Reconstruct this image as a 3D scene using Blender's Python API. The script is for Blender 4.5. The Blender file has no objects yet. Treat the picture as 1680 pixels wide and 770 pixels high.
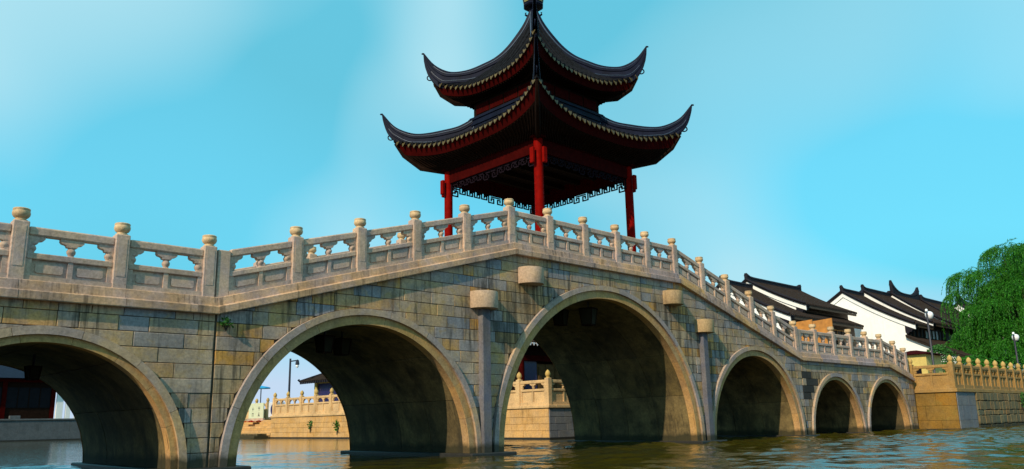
import bpy, math, random
from math import sin, cos, pi, radians, sqrt, atan2, asin
from mathutils import Vector, Matrix

random.seed(7)
S = bpy.context.scene
COL = S.collection
RND = random.random
U = random.uniform

# ------------------------------------------------------------------ camera
CAM_LOC = Vector((-23.867, -19.836, 0.976))
PITCH, ROLL, YAW = 0.2139, -0.0195, 0.7582
FPX, CYPX = 1286.9, 412.2
fw = Vector((sin(YAW) * cos(PITCH), cos(YAW) * cos(PITCH), sin(PITCH)))
rt = Vector((cos(YAW), -sin(YAW), 0))
up = rt.cross(fw)
r2 = cos(ROLL) * rt + sin(ROLL) * up
u2 = -sin(ROLL) * rt + cos(ROLL) * up
cd = bpy.data.cameras.new('camera')
cd.sensor_width = 36.0
cd.lens = FPX / 1680 * 36
cd.shift_y = (CYPX - 385) / 1680
cd.clip_start = 0.1
cd.clip_end = 5000
cam = bpy.data.objects.new('camera', cd)
COL.objects.link(cam)
cam.matrix_world = Matrix(((r2.x, u2.x, -fw.x, CAM_LOC.x), (r2.y, u2.y, -fw.y, CAM_LOC.y),
                           (r2.z, u2.z, -fw.z, CAM_LOC.z), (0, 0, 0, 1)))
S.camera = cam

def px(p):
    q = Vector(p) - CAM_LOC
    d = q.dot(fw)
    if d < .1:
        return None
    return (840 + FPX * q.dot(r2) / d, CYPX - FPX * q.dot(u2) / d, d)

# ------------------------------------------------------------------ light
SUN_TO = Vector((-0.80, -0.20, 0.58)).normalized()
sl = bpy.data.lights.new('sun', 'SUN')
sl.energy = 5.0
sl.angle = radians(0.6)
sl.color = (1.0, 0.83, 0.60)
so = bpy.data.objects.new('sun', sl)
COL.objects.link(so)
so.rotation_euler = SUN_TO.to_track_quat('Z', 'Y').to_euler()

S.view_settings.view_transform = 'Standard'
S.view_settings.look = 'None'
S.view_settings.gamma = 1.0
S.view_settings.exposure = 0.0
S.view_settings.use_curve_mapping = False

W = bpy.data.worlds.new('World')
S.world = W
W.use_nodes = True
nt = W.node_tree
nt.nodes.clear()

def N(nt, t, **kw):
    n = nt.nodes.new(t)
    for k, v in kw.items():
        if k.startswith('i_'):
            n.inputs[k[2:].replace('_', ' ')].default_value = v
        else:
            setattr(n, k, v)
    return n

def L(nt, a, b):
    nt.links.new(a, b)

def ramp(nt, fac, stops, interp='LINEAR'):
    n = nt.nodes.new('ShaderNodeValToRGB')
    cr = n.color_ramp
    cr.interpolation = interp
    while len(cr.elements) < len(stops):
        cr.elements.new(.5)
    for e, (p, c) in zip(cr.elements, stops):
        e.position = p
        e.color = (c[0], c[1], c[2], 1) if not isinstance(c, (int, float)) else (c, c, c, 1)
    if fac is not None:
        L(nt, fac, n.inputs[0])
    return n.outputs[0]

def mixc(nt, fac, a, b, mode='MIX'):
    n = nt.nodes.new('ShaderNodeMix')
    n.data_type = 'RGBA'
    n.blend_type = mode
    for s, v in ((n.inputs[0], fac), (n.inputs[6], a), (n.inputs[7], b)):
        if hasattr(v, 'links'):
            L(nt, v, s)
        elif isinstance(v, (int, float)):
            s.default_value = v
        else:
            s.default_value = (v[0], v[1], v[2], 1)
    return n.outputs[2]

def math_(nt, op, a, b=0.0):
    n = nt.nodes.new('ShaderNodeMath')
    n.operation = op
    for s, v in ((n.inputs[0], a), (n.inputs[1], b)):
        if hasattr(v, 'links'):
            L(nt, v, s)
        else:
            s.default_value = v
    return n.outputs[0]

sky = N(nt, 'ShaderNodeTexSky')
sky.sky_type = 'NISHITA'
sky.sun_disc = False
sky.sun_elevation = asin(SUN_TO.z)
sky.sun_rotation = atan2(SUN_TO.x, SUN_TO.y)
sky.air_density = 1.0
sky.dust_density = 0.6
tc = N(nt, 'ShaderNodeTexCoord')
base = mixc(nt, 1.0, sky.outputs[0], (0.78, 1.95, 1.48), 'MULTIPLY')
base = mixc(nt, 0.84, base, (1.6, 7.1, 9.9))
n1 = N(nt, 'ShaderNodeTexNoise')
n1.inputs['Scale'].default_value = 2.3
n1.inputs['Detail'].default_value = 1.5
n1.inputs['Roughness'].default_value = .35
n1.inputs['Distortion'].default_value = .5
mpA = N(nt, 'ShaderNodeMapping')
mpA.inputs['Location'].default_value = (16.43, 36.87, 28.23)
L(nt, tc.outputs['Generated'], mpA.inputs[0])
L(nt, mpA.outputs[0], n1.inputs['Vector'])
cl = ramp(nt, n1.outputs[0], [(.44, 0.0), (.62, 1.0)])
n2 = N(nt, 'ShaderNodeTexNoise')
n2.inputs['Scale'].default_value = 1.6
n2.inputs['Detail'].default_value = 1.0
mp = N(nt, 'ShaderNodeMapping')
mp.inputs['Location'].default_value = (15.74, 17.26, 28.39)
L(nt, tc.outputs['Generated'], mp.inputs[0])
L(nt, mp.outputs[0], n2.inputs['Vector'])
cl2 = ramp(nt, n2.outputs[0], [(.44, 0.0), (.60, 1.0)])
base = mixc(nt, math_(nt, 'MULTIPLY', cl2, .85), base, (1.3, 5.5, 7.2))
base = mixc(nt, math_(nt, 'MULTIPLY', cl, .95), base, (4.6, 7.9, 9.0))
sep = N(nt, 'ShaderNodeSeparateXYZ')
L(nt, tc.outputs['Generated'], sep.inputs[0])
hz = ramp(nt, sep.outputs[2], [(.05, 1.0), (.15, 0.0)])
base = mixc(nt, math_(nt, 'MULTIPLY', hz, .9), base, (5.9, 7.0, 8.9))
bg = N(nt, 'ShaderNodeBackground')
bg.inputs[1].default_value = 0.1
L(nt, base, bg.inputs[0])
wo = N(nt, 'ShaderNodeOutputWorld')
L(nt, bg.outputs[0], wo.inputs[0])

# ------------------------------------------------------------------ materials
def newmat(name):
    m = bpy.data.materials.new(name)
    m.use_nodes = True
    t = m.node_tree
    t.nodes.clear()
    o = N(t, 'ShaderNodeOutputMaterial')
    b = N(t, 'ShaderNodeBsdfPrincipled')
    L(t, b.outputs[0], o.inputs[0])
    return m, t, b

def noise(t, scale, detail=4, rough=.55, vec=None, stretch=None, dist=0.0):
    g = N(t, 'ShaderNodeNewGeometry')
    v = vec or g.outputs['Position']
    if stretch:
        mpn = N(t, 'ShaderNodeMapping')
        mpn.inputs['Scale'].default_value = stretch
        L(t, v, mpn.inputs[0])
        v = mpn.outputs[0]
    n = N(t, 'ShaderNodeTexNoise')
    n.inputs['Scale'].default_value = scale
    n.inputs['Detail'].default_value = detail
    n.inputs['Roughness'].default_value = rough
    n.inputs['Distortion'].default_value = dist
    L(t, v, n.inputs['Vector'])
    return n.outputs[0]

def stone(name, stops, tint=(.2, .2, .3), tintf=.5, streak=.5, rough=.85, bump=.25, mode='OBJECT', grain=.35,
          interp='LINEAR', streak_col=(.02, .018, .012), streak_lo=.56, streak_scale=(2.6, 2.6, .3), drips=0.0, grime=.25, tint2=None, damp=True, allover=False):
    m, t, b = newmat(name)
    if mode == 'OBJECT':
        r = N(t, 'ShaderNodeObjectInfo').outputs['Random']
    elif mode == 'ISLAND':
        r = N(t, 'ShaderNodeNewGeometry').outputs['Random Per Island']
    else:
        r = noise(t, .5, 3)
    c = ramp(t, r, stops, interp)
    f = ramp(t, noise(t, 1.7, 5, .6), [(.42, 0.0), (.66, 1.0)])
    c = mixc(t, math_(t, 'MULTIPLY', f, tintf), c, tint)
    if tint2:
        f = ramp(t, noise(t, 2.6, 4, .6, dist=.6), [(.54, 0.0), (.70, 1.0)])
        c = mixc(t, math_(t, 'MULTIPLY', f, .6), c, tint2)
    g = ramp(t, noise(t, 14, 6, .7), [(.25, 1 - grain), (.75, 1 + grain)])
    c = mixc(t, 1.0, c, g, 'MULTIPLY')
    if grime > 0:
        g = ramp(t, noise(t, .8, 6, .68), [(.34, 1 - grime), (.56, 1.0), (.75, 1 + grime * .45)])
        c = mixc(t, 1.0, c, g, 'MULTIPLY')
    if damp:   # wet weed line just above the canal
        gz = N(t, 'ShaderNodeSeparateXYZ')
        L(t, N(t, 'ShaderNodeNewGeometry').outputs['Position'], gz.inputs[0])
        zz = math_(t, 'ADD', gz.outputs[2], math_(t, 'MULTIPLY', noise(t, 2.2, 4, .6, stretch=(1, 1, .5)), -.40))
        f = ramp(t, zz, [(0.0, .85), (.16, 0.0)])
        c = mixc(t, f, c, (.022, .022, .010))
    if streak > 0:
        s = ramp(t, noise(t, 1.0, 5, .65, stretch=streak_scale), [(streak_lo, 0.0), (streak_lo + .14, 1.0)])
        c = mixc(t, math_(t, 'MULTIPLY', s, streak), c, streak_col)
    if drips > 0:
        th = ramp(t, noise(t, 1.0, 3, .6, stretch=(9, 9, .45)), [(.52, 0.0), (.62, 1.0)])
        msk = ramp(t, noise(t, .55, 2, .5), [(.44, 0.0), (.58, 1.0)])
        if allover:   # rain stained stones: drips everywhere on them
            th = ramp(t, noise(t, 1.0, 3, .6, stretch=(6, 6, .35)), [(.44, 0.0), (.56, 1.0)])
            msk = 1.0
        c = mixc(t, math_(t, 'MULTIPLY', math_(t, 'MULTIPLY', th, msk), drips), c, streak_col)
    L(t, c, b.inputs['Base Color'])
    b.inputs['Roughness'].default_value = rough
    b.inputs['Specular IOR Level'].default_value = .25
    if bump > 0:
        bn = N(t, 'ShaderNodeBump')
        bn.inputs['Strength'].default_value = bump
        bn.inputs['Distance'].default_value = .03
        L(t, noise(t, 22, 6, .7), bn.inputs['Height'])
        L(t, bn.outputs[0], b.inputs['Normal'])
    return m

def plain(name, col, rough=.6, var=.25, vscale=6, metal=0.0, spec=.4, bump=0.0, stretch=None):
    m, t, b = newmat(name)
    g = ramp(t, noise(t, vscale, 5, .6, stretch=stretch), [(.25, 1 - var), (.75, 1 + var)])
    c = mixc(t, 1.0, col, g, 'MULTIPLY')
    L(t, c, b.inputs['Base Color'])
    b.inputs['Roughness'].default_value = rough
    b.inputs['Metallic'].default_value = metal
    b.inputs['Specular IOR Level'].default_value = spec
    if bump:
        bn = N(t, 'ShaderNodeBump')
        bn.inputs['Strength'].default_value = bump
        bn.inputs['Distance'].default_value = .02
        L(t, noise(t, vscale * 4, 5, .65, stretch=stretch), bn.inputs['Height'])
        L(t, bn.outputs[0], b.inputs['Normal'])
    return m

WALLSTOPS = [(0, (.48, .295, .115)), (.10, (.42, .28, .14)), (.24, (.40, .28, .175)), (.36, (.38, .28, .205)),
             (.45, (.22, .225, .25)), (.54, (.40, .28, .16)), (.64, (.58, .275, .05)), (.68, (.38, .265, .16)),
             (.78, (.52, .37, .225)), (.86, (.225, .23, .26)), (.93, (.42, .29, .175)), (1, (.48, .30, .11))]
M = {}
M['wall'] = stone('wall_stone', WALLSTOPS, (.235, .215, .225), .65, .75, streak_lo=.55, drips=.62, grime=.36, tint2=(.40, .26, .09))
M['wall_stuff'] = stone('wall_stone_small', WALLSTOPS, (.235, .215, .225), .65, .75, mode='ISLAND', streak_lo=.55, drips=.62, grime=.36, tint2=(.40, .26, .09))
M['stained'] = stone('stained_wall_stone', WALLSTOPS, (.19, .17, .14), .65, .75, streak_lo=.55, drips=.62, grime=.38, tint2=(.36, .24, .10), allover=True)
M['sooty'] = stone('blackened_stone', [(0, (.03, .028, .026)), (1, (.05, .045, .04))], (.02, .02, .02), .5, .5, drips=.5)
M['mortar'] = plain('dark_mortar', (.065, .05, .032), .95, .4)
M['ring'] = stone('arch_stone', [(0, (.42, .25, .085)), (.5, (.49, .275, .10)), (1, (.40, .25, .11))], (.32, .20, .12), .5, .35)
M['hood'] = stone('hood_stone', [(0, (.36, .27, .22)), (.5, (.45, .30, .16)), (.8, (.30, .26, .26)), (1, (.46, .30, .14))], (.25, .22, .26), .5, .2)
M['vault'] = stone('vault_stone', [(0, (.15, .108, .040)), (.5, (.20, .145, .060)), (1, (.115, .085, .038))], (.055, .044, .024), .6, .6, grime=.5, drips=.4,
                   streak_scale=(1.3, 1.3, .35), streak_lo=.5)  # base colour darkened to deepen the shade inside the arches
M['cornice'] = stone('cornice_stone', [(0, (.56, .33, .175)), (.4, (.50, .315, .20)), (.6, (.40, .28, .25)), (.8, (.58, .33, .13)), (1, (.54, .33, .19))],
                     (.33, .27, .30), .55, .5, streak_lo=.58, drips=.5, grime=.35)
M['rail'] = stone('rail_stone', [(0, (.44, .315, .23)), (.5, (.56, .39, .275)), (1, (.39, .295, .24))], (.36, .285, .30), .6, .35, streak_lo=.62)
M['cap'] = stone('cap_stone', [(0, (.55, .38, .21)), (.5, (.60, .43, .25)), (1, (.50, .33, .17))], (.45, .33, .23), .4, .3, streak_lo=.6)
M['corbel'] = stone('corbel_stone', [(0, (.48, .33, .215)), (1, (.45, .32, .215))], (.37, .285, .25), .5, .2)
M['corbel_dull'] = stone('corbel_dull_stone', [(0, (.36, .25, .12)), (1, (.40, .27, .14))], (.30, .22, .15), .5, .4)
M['pilaster'] = stone('pilaster_stone', [(0, (.13, .125, .14)), (1, (.15, .135, .135))], (.09, .10, .15), .7, .3)
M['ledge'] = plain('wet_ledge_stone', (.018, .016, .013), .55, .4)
M['deck'] = stone('deck_stone', [(0, (.30, .27, .22)), (1, (.34, .30, .24))], (.25, .22, .2), .5, 0)
M['quay'] = stone('quay_stone', [(0, (.215, .115, .014)), (.5, (.25, .13, .02)), (.8, (.22, .125, .025)), (1, (.245, .115, .011))], (.20, .125, .04), .5, .5,
                  streak_col=(.09, .055, .02), streak_lo=.58, damp=False, grime=.4, tint2=(.20, .14, .03))
M['quay_stuff'] = stone('quay_stone_small', [(0, (.215, .115, .014)), (.5, (.25, .13, .02)), (1, (.245, .115, .011))], (.20, .125, .04), .5, .5, mode='ISLAND')
M['far_quay'] = stone('far_quay_stone', [(0, (.50, .29, .10)), (.5, (.56, .33, .13)), (1, (.53, .29, .09))], (.44, .29, .16), .5, .55, streak_col=(.12, .07, .03), streak_lo=.57, damp=False)
M['far_rail'] = stone('far_rail_stone', [(0, (.56, .36, .17)), (1, (.60, .39, .19))], (.48, .33, .19), .5, .3, damp=False)
M['rubble'] = stone('rubble_stone', [(0, (.14, .11, .06)), (.4, (.22, .13, .05)), (.7, (.13, .12, .07)), (1, (.26, .16, .06))], (.08, .09, .05), .5, .6)
M['quay_rail'] = stone('quay_rail_stone', [(0, (.31, .175, .05)), (1, (.34, .195, .06))], (.27, .18, .085), .5, .3)
M['bud'] = stone('bud_stone', [(0, (.52, .34, .10)), (1, (.48, .31, .11))], (.42, .28, .11), .4, .2)
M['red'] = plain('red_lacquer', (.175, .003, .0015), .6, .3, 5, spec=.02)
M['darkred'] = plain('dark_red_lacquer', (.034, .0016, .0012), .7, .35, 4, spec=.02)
M['timber'] = plain('dark_timber', (.012, .006, .004), .8, .4, 4, spec=.03)  # near-black base paints in the deep shade under the pavilion eaves
M['lattice'] = plain('lattice_paint', (.010, .006, .010), .8, .3, spec=.03)
M['tile'] = plain('roof_tile', (.007, .007, .009), .8, .7, 5, bump=.2, spec=.06)
M['ridge'] = plain('ridge_plaster', (.005, .007, .020), .6, .45, 3, spec=.10)
M['drip'] = plain('drip_tile', (.085, .06, .016), .6, .7, 8)
M['band'] = plain('ridge_band', (.05, .075, .12), .4, .4, 4)
M['pot'] = plain('finial_glaze', (.22, .19, .06), .4, .4, 6)
M['white'] = stone('white_plaster', [(0, (.78, .78, .78)), (1, (.82, .82, .81))], (.70, .71, .72), .5, .28, .9, .1, grain=.03, grime=.05, streak_col=(.36, .36, .36), streak_lo=.58, streak_scale=(1.6, 1.6, .16), damp=False)
M['hroof'] = plain('house_tile', (.022, .015, .012), .9, .5, 3, bump=.2, spec=.15)
M['hridge'] = plain('house_ridge', (.010, .009, .016), .8, .4, 3, spec=.2)
M['wood'] = plain('brown_wood', (.07, .04, .022), .7, .4, 3, stretch=(4, 4, .4))
M['door_wood'] = plain('door_wood', (.10, .055, .020), .7, .4, 3, spec=.1)
M['ply'] = plain('orange_board', (.42, .17, .03), .7, .35, 2.5)
M['glass'] = plain('dark_glass', (.008, .008, .011), .4, .2, 2, spec=.04)
M['paleglass'] = plain('pale_window', (.45, .5, .5), .25, .2, 2, spec=.6)
M['iron'] = plain('black_iron', (.015, .016, .03), .45, .3)
M['globe'] = plain('white_globe', (.78, .78, .8), .25, .05)
M['trunk'] = plain('bark', (.05, .038, .026), .9, .5, 5)
M['blue'] = plain('blue_canvas', (.02, .32, .62), .7, .15)
M['sign'] = plain('pale_sign', (.52, .56, .40), .6, .1)
M['ink'] = plain('sign_ink', (.05, .06, .05), .7, .1)
M['acwhite'] = plain('unit_casing', (.55, .55, .6), .5, .1)
M['redcloth'] = plain('red_cloth', (.62, .03, .02), .8, .2)
M['yellow'] = plain('yellow_plaster', (.55, .42, .13), .85, .15)
M['teal'] = plain('teal_paint', (.02, .2, .19), .6, .2)
M['navy'] = plain('navy_glass', (.02, .02, .09), .3, .3)
M['shaded_face'] = stone('quay_shade_grey', [(0, (.16, .165, .18)), (1, (.18, .17, .16))], (.11, .125, .17), .5, .3, damp=False)  # bluish grey puts shade into the colour of the canal-facing quay sides
M['ground'] = stone('bank_paving', [(0, (.22, .19, .14)), (1, (.26, .22, .17))], (.16, .15, .12), .5, 0, mode='NOISE')
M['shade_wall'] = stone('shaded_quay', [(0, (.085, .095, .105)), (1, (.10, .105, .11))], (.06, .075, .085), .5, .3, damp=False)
M['lampglass'] = plain('lantern_glass', (.020, .018, .010), .5, .3, spec=.05)

def leafmat(name, a, b_):
    m, t, b = newmat(name)
    r = N(t, 'ShaderNodeNewGeometry').outputs['Random Per Island']
    c = ramp(t, r, [(0, a), (1, b_)])
    L(t, c, b.inputs['Base Color'])
    b.inputs['Roughness'].default_value = .55
    b.inputs['Specular IOR Level'].default_value = .25
    b.inputs['Subsurface Weight'].default_value = 0
    tr = N(t, 'ShaderNodeBsdfTranslucent')
    L(t, c, tr.inputs[0])
    mx = N(t, 'ShaderNodeMixShader')
    mx.inputs[0].default_value = .3
    L(t, b.outputs[0], mx.inputs[1])
    L(t, tr.outputs[0], mx.inputs[2])
    out = [n for n in t.nodes if n.type == 'OUTPUT_MATERIAL'][0]
    L(t, mx.outputs[0], out.inputs[0])
    return m
M['willow'] = leafmat('willow_leaf', (.010, .088, .005), (.048, .235, .014))
M['shrub'] = leafmat('shrub_leaf', (.02, .09, .015), (.06, .20, .03))

# water
m, t, b = newmat('canal_water')
M['water'] = m
b.inputs['Base Color'].default_value = (.036, .030, .003, 1)
b.inputs['Roughness'].default_value = .04
b.inputs['IOR'].default_value = 1.33
b.inputs['Specular IOR Level'].default_value = .5
h1 = noise(t, 1.0, 3, .5, stretch=(.55, .95, 1), dist=.8)
h2 = noise(t, 6.0, 3, .6, stretch=(.8, 1.2, 1), dist=.5)
hh = math_(t, 'ADD', h1, math_(t, 'MULTIPLY', h2, .45))
bn = N(t, 'ShaderNodeBump')
bn.inputs['Strength'].default_value = 1.0
bn.inputs['Distance'].default_value = .022
L(t, hh, bn.inputs['Height'])
L(t, bn.outputs[0], b.inputs['Normal'])

# ------------------------------------------------------------------ mesh helpers
class MB:
    def __init__(s):
        s.v = []
        s.f = []

    def add(s, vs, fs):
        o = len(s.v)
        s.v += [tuple(v) for v in vs]
        s.f += [tuple(i + o for i in f) for f in fs]

    def box(s, x0, x1, y0, y1, z0, z1, fn=None):
        vs = [(x0, y0, z0), (x1, y0, z0), (x1, y1, z0), (x0, y1, z0), (x0, y0, z1), (x1, y0, z1), (x1, y1, z1), (x0, y1, z1)]
        if fn:
            vs = [fn(*v) for v in vs]
        s.add(vs, [(3, 2, 1, 0), (4, 5, 6, 7), (0, 1, 5, 4), (1, 2, 6, 5), (2, 3, 7, 6), (3, 0, 4, 7)])

    def cbox(s, x0, x1, y0, y1, z0, z1, c=.015, fn=None):
        # box whose vertical edges and rims are chamfered: octagonal stack
        def ring(z, i):
            k = c
            return [(x0 + k + i, y0 + i, z), (x1 - k - i, y0 + i, z), (x1 - i, y0 + k + i, z), (x1 - i, y1 - k - i, z),
                    (x1 - k - i, y1 - i, z), (x0 + k + i, y1 - i, z), (x0 + i, y1 - k - i, z), (x0 + i, y0 + k + i, z)]
        rs = ring(z0, c * .7) + ring(z0 + c, 0) + ring(z1 - c, 0) + ring(z1, c * .7)
        if fn:
            rs = [fn(*v) for v in rs]
        fs = [tuple(range(7, -1, -1)), tuple(range(24, 32))]
        for k in range(3):
            for i in range(8):
                j = (i + 1) % 8
                fs.append((k * 8 + i, k * 8 + j, k * 8 + 8 + j, k * 8 + 8 + i))
        s.add(rs, fs)

    def prism(s, poly, y0, y1, fn=None):   # poly in (x,z), ccw seen from -y
        n = len(poly)
        vs = [(x, y0, z) for x, z in poly] + [(x, y1, z) for x, z in poly]
        if fn:
            vs = [fn(*v) for v in vs]
        s.add(vs, [tuple(range(n)), tuple(range(2 * n - 1, n - 1, -1))] + [(i, i + n, (i + 1) % n + n, (i + 1) % n) for i in range(n)])

    def lathe(s, prof, cx=0, cy=0, n=12, fn=None, a0=0.0):   # prof [(r,z)]
        vs = []
        for r, z in prof:
            for i in range(n):
                a = a0 + 2 * pi * i / n
                vs.append((cx + r * cos(a), cy + r * sin(a), z))
        if fn:
            vs = [fn(*v) for v in vs]
        fs = []
        for k in range(len(prof) - 1):
            for i in range(n):
                j = (i + 1) % n
                fs.append((k * n + i, k * n + j, k * n + n + j, k * n + n + i))
        fs.append(tuple(range(n - 1, -1, -1)))
        fs.append(tuple(range((len(prof) - 1) * n, len(prof) * n)))
        s.add(vs, fs)

    def tube(s, pts, rad, n=6, cap=True):
        pts = [Vector(p) for p in pts]
        vs = []
        for i, p in enumerate(pts):
            d = (pts[min(i + 1, len(pts) - 1)] - pts[max(i - 1, 0)]).normalized()
            a = d.cross(Vector((0, 0, 1)))
            if a.length < .05:
                a = d.cross(Vector((1, 0, 0)))
            a.normalize()
            bb = d.cross(a)
            r = rad[i] if isinstance(rad, (list, tuple)) else rad
            for k in range(n):
                q = 2 * pi * k / n
                vs.append(p + a * (r * cos(q)) + bb * (r * sin(q)))
        fs = []
        for i in range(len(pts) - 1):
            for k in range(n):
                j = (k + 1) % n
                fs.append((i * n + k, i * n + j, i * n + n + j, i * n + n + k))
        if cap:
            fs.append(tuple(range(n - 1, -1, -1)))
            fs.append(tuple(range((len(pts) - 1) * n, len(pts) * n)))
        s.add(vs, fs)

    def grid(s, rows):   # rows of equal-length point lists
        n = len(rows[0])
        vs = [p for r in rows for p in r]
        s.add(vs, [(i * n + k, i * n + k + 1, i * n + n + k + 1, i * n + n + k) for i in range(len(rows) - 1) for k in range(n - 1)])

    def mesh(s, name, mat, smooth=None):
        me = bpy.data.meshes.new(name)
        me.from_pydata(s.v, [], s.f)
        me.materials.append(mat)
        if smooth:
            me.shade_smooth()
            try:
                me.set_sharp_from_angle(angle=radians(smooth))
            except Exception:
                pass
        me.validate()
        return me

def link(name, me, parent=None, loc=None, rot=None, scale=None):
    o = bpy.data.objects.new(name, me)
    COL.objects.link(o)
    if parent:
        o.parent = parent
    if loc is not None:
        o.location = loc
    if rot is not None:
        o.rotation_euler = rot
    if scale is not None:
        o.scale = scale
    return o

def build(mb, name, mat, parent=None, smooth=None, loc=None, kind=None):
    o = link(name, mb.mesh(name, mat, smooth), parent, loc)
    if kind:
        o['kind'] = kind
    return o

def tag(o, label, cat, group=None):
    o['label'] = label
    o['category'] = cat
    if group:
        o['group'] = group
    return o

def thing(name, label, cat, loc=(0, 0, 0), group=None, rz=0):
    o = bpy.data.objects.new(name, None)
    o.empty_display_size = .2
    COL.objects.link(o)
    o.location = loc
    o.rotation_euler = (0, 0, rz)
    return tag(o, label, cat, group)

def copy_tree(o, parent=None):
    c = o.copy()
    COL.objects.link(c)
    c.parent = parent
    for ch in o.children:
        copy_tree(ch, c)
    return c

# ------------------------------------------------------------------ setting
WZ = -0.09
import numpy as np
def water_mesh():
    """rippled sheet: fine cells round the bridge, coarse flat ones out to the horizon"""
    def axis(lo, hi, f0, f1, st):
        a_ = [lo, lo * .5 + f0 * .5 if False else (lo + f0) / 2]
        b_ = [(hi + f1) / 2, hi]
        return np.array(a_ + list(np.arange(f0, f1 + 1e-6, st)) + b_)
    X = axis(-1500, 1500, -30, 64, .105)
    Y = axis(-1500, 1500, -22, 12, .105)
    gx, gy = np.meshgrid(X, Y)
    rs = np.random.RandomState(4)
    hgt = np.zeros_like(gx)
    for i in range(80):
        lam = 10 ** rs.uniform(math.log10(.36), math.log10(3.6))
        th = radians(35) + rs.normal(0, .75)
        k = 2 * pi / lam
        amp = .0046 * lam ** .80
        kx, ky = k * cos(th), k * sin(th)
        # bend the crests a little so that they do not run as ruled lines
        hgt += amp * np.sin(kx * gx + ky * gy + rs.uniform(0, 6.28) + .9 * np.sin(.23 * gx + .31 * gy + i))
    patch = .85 + .50 * np.tanh((gx - 4) / 9) + .28 * np.sin(.23 * gx + .4) * np.sin(.31 * gy + .05 * gx + 1.1)
    hgt *= patch
    fade = np.clip((gx + 30) / 3, 0, 1) * np.clip((64 - gx) / 6, 0, 1) * np.clip((gy + 22) / 2, 0, 1) * np.clip((12 - gy) / 5, 0, 1)
    z_ = WZ + hgt * fade
    ny, nx = gx.shape
    co = np.stack([gx, gy, z_], -1).reshape(-1, 3).astype(np.float32)
    idx = np.arange(nx * ny).reshape(ny, nx)
    q = np.stack([idx[:-1, :-1], idx[:-1, 1:], idx[1:, 1:], idx[1:, :-1]], -1).reshape(-1, 4).astype(np.int32)
    me = bpy.data.meshes.new('water')
    me.vertices.add(len(co))
    me.vertices.foreach_set('co', co.ravel())
    me.loops.add(q.size)
    me.loops.foreach_set('vertex_index', q.ravel())
    me.polygons.add(len(q))
    me.polygons.foreach_set('loop_start', np.arange(0, q.size, 4, dtype=np.int32))
    me.polygons.foreach_set('loop_total', np.full(len(q), 4, dtype=np.int32))
    me.update(calc_edges=True)
    me.materials.append(M['water'])
    me.shade_smooth()
    return me
o = link('water', water_mesh())
o['kind'] = 'structure'
mb = MB()
mb.add([(-1600, -1600, -3), (1600, -1600, -3), (1600, 1600, -3), (-1600, 1600, -3)], [(0, 1, 2, 3)])
o = build(mb, 'canal_bed', M['ground'])
o['kind'] = 'structure'
mb = MB()
mb.box(31.35, 900, -2.05, 500, -3, 2.40)
o = build(mb, 'bank_ground', M['ground'])
o['kind'] = 'structure'
mb = MB()
mb.box(10.5, 31.3, 13.5, 48.1, -3, 1.72)
mb.box(14.3, 31.3, 48.101, 500, -3, 1.72)
mb.box(-500, 10.49, 80.4, 500, -3, 2.1)
mb.box(10.491, 10.5, 80.4, 500, -3, 1.7)
o = build(mb, 'ground', M['ground'])
o['kind'] = 'structure'

# ------------------------------------------------------------------ the bridge
ZT, Z1, XC, XL, XE, XEND = 6.79, 3.81, 5.0, 15.62, 27.0, 30.7
DEP = 7.1
def prof(x):
    a = abs(x)
    if a <= XC:
        return ZT
    if a <= XL:
        return ZT + (Z1 - ZT) * (a - XC) / (XL - XC)
    if a <= XE:
        return Z1
    return Z1 - .212 * (a - XE)

ARCH = [(0, 5.65, 6.15), (-11.02, 3.87, 4.33), (11.02, 3.87, 4.33), (-19.42, 2.90, 3.26), (19.42, 2.90, 3.26), (-26.3, 2.90, 3.26), (26.3, 2.90, 3.26)]
def low(x, which):
    z = -9
    for c, ri, ro in ARCH:
        r = ro if which else ri
        if abs(x - c) < r:
            z = max(z, sqrt(r * r - (x - c) ** 2))
    return z

bridge = thing('arch_bridge', 'humped grey and ochre stone bridge of many round arches crossing the canal', 'bridge')

# breakpoints for exact profile columns
def columns(x0, x1, step):
    xs = [x0, x1]
    for v in (-XE, -XL, -XC, XC, XL, XE):
        if x0 < v < x1:
            xs.append(v)
    n = max(1, int(round((x1 - x0) / step)))
    xs += [x0 + (x1 - x0) * i / n for i in range(n + 1)]
    for c, ri, ro in ARCH:
        for r in (ri, ro):
            for v in (c - r, c + r):
                if x0 < v < x1:
                    xs += [v - .0005, v + .0005]
    return sorted(set(round(v, 5) for v in xs))

# core (dark mortar behind the facing), both faces + deck underside omitted
mb = MB()
xs = columns(-XEND, XEND, .12)
for i in range(len(xs) - 1):
    a, c = xs[i] + 1e-5, xs[i + 1] - 1e-5
    la, lc = max(-1.0, low(a, 0)), max(-1.0, low(c, 0))
    if low((a + c) / 2, 0) < -1:
        la = lc = -1.0
    ua, uc = prof(a) + .05, prof(c) + .05
    mb.add([(a, .035, la), (c, .035, lc), (c, .035, uc), (a, .035, ua)], [(0, 1, 2, 3)])
build(mb, 'wall_core', M['mortar'], bridge)
mb = MB()
for i in range(len(xs) - 1):
    a, c = xs[i] + 1e-5, xs[i + 1] - 1e-5
    la, lc = max(-1.0, low(a, 0)), max(-1.0, low(c, 0))
    if low((a + c) / 2, 0) < -1:
        la = lc = -1.0
    ua, uc = prof(a) + .05, prof(c) + .05
    mb.add([(a, DEP, la), (c, DEP, lc), (c, DEP, uc), (a, DEP, ua)], [(3, 2, 1, 0)])
for s in (-1, 1):
    mb.add([(s * XEND, .035, -1), (s * XEND, DEP, -1), (s * XEND, DEP, prof(XEND) + .05), (s * XEND, .035, prof(XEND) + .05)], [(0, 1, 2, 3)])
build(mb, 'back_wall', M['ring'], bridge)

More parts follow.
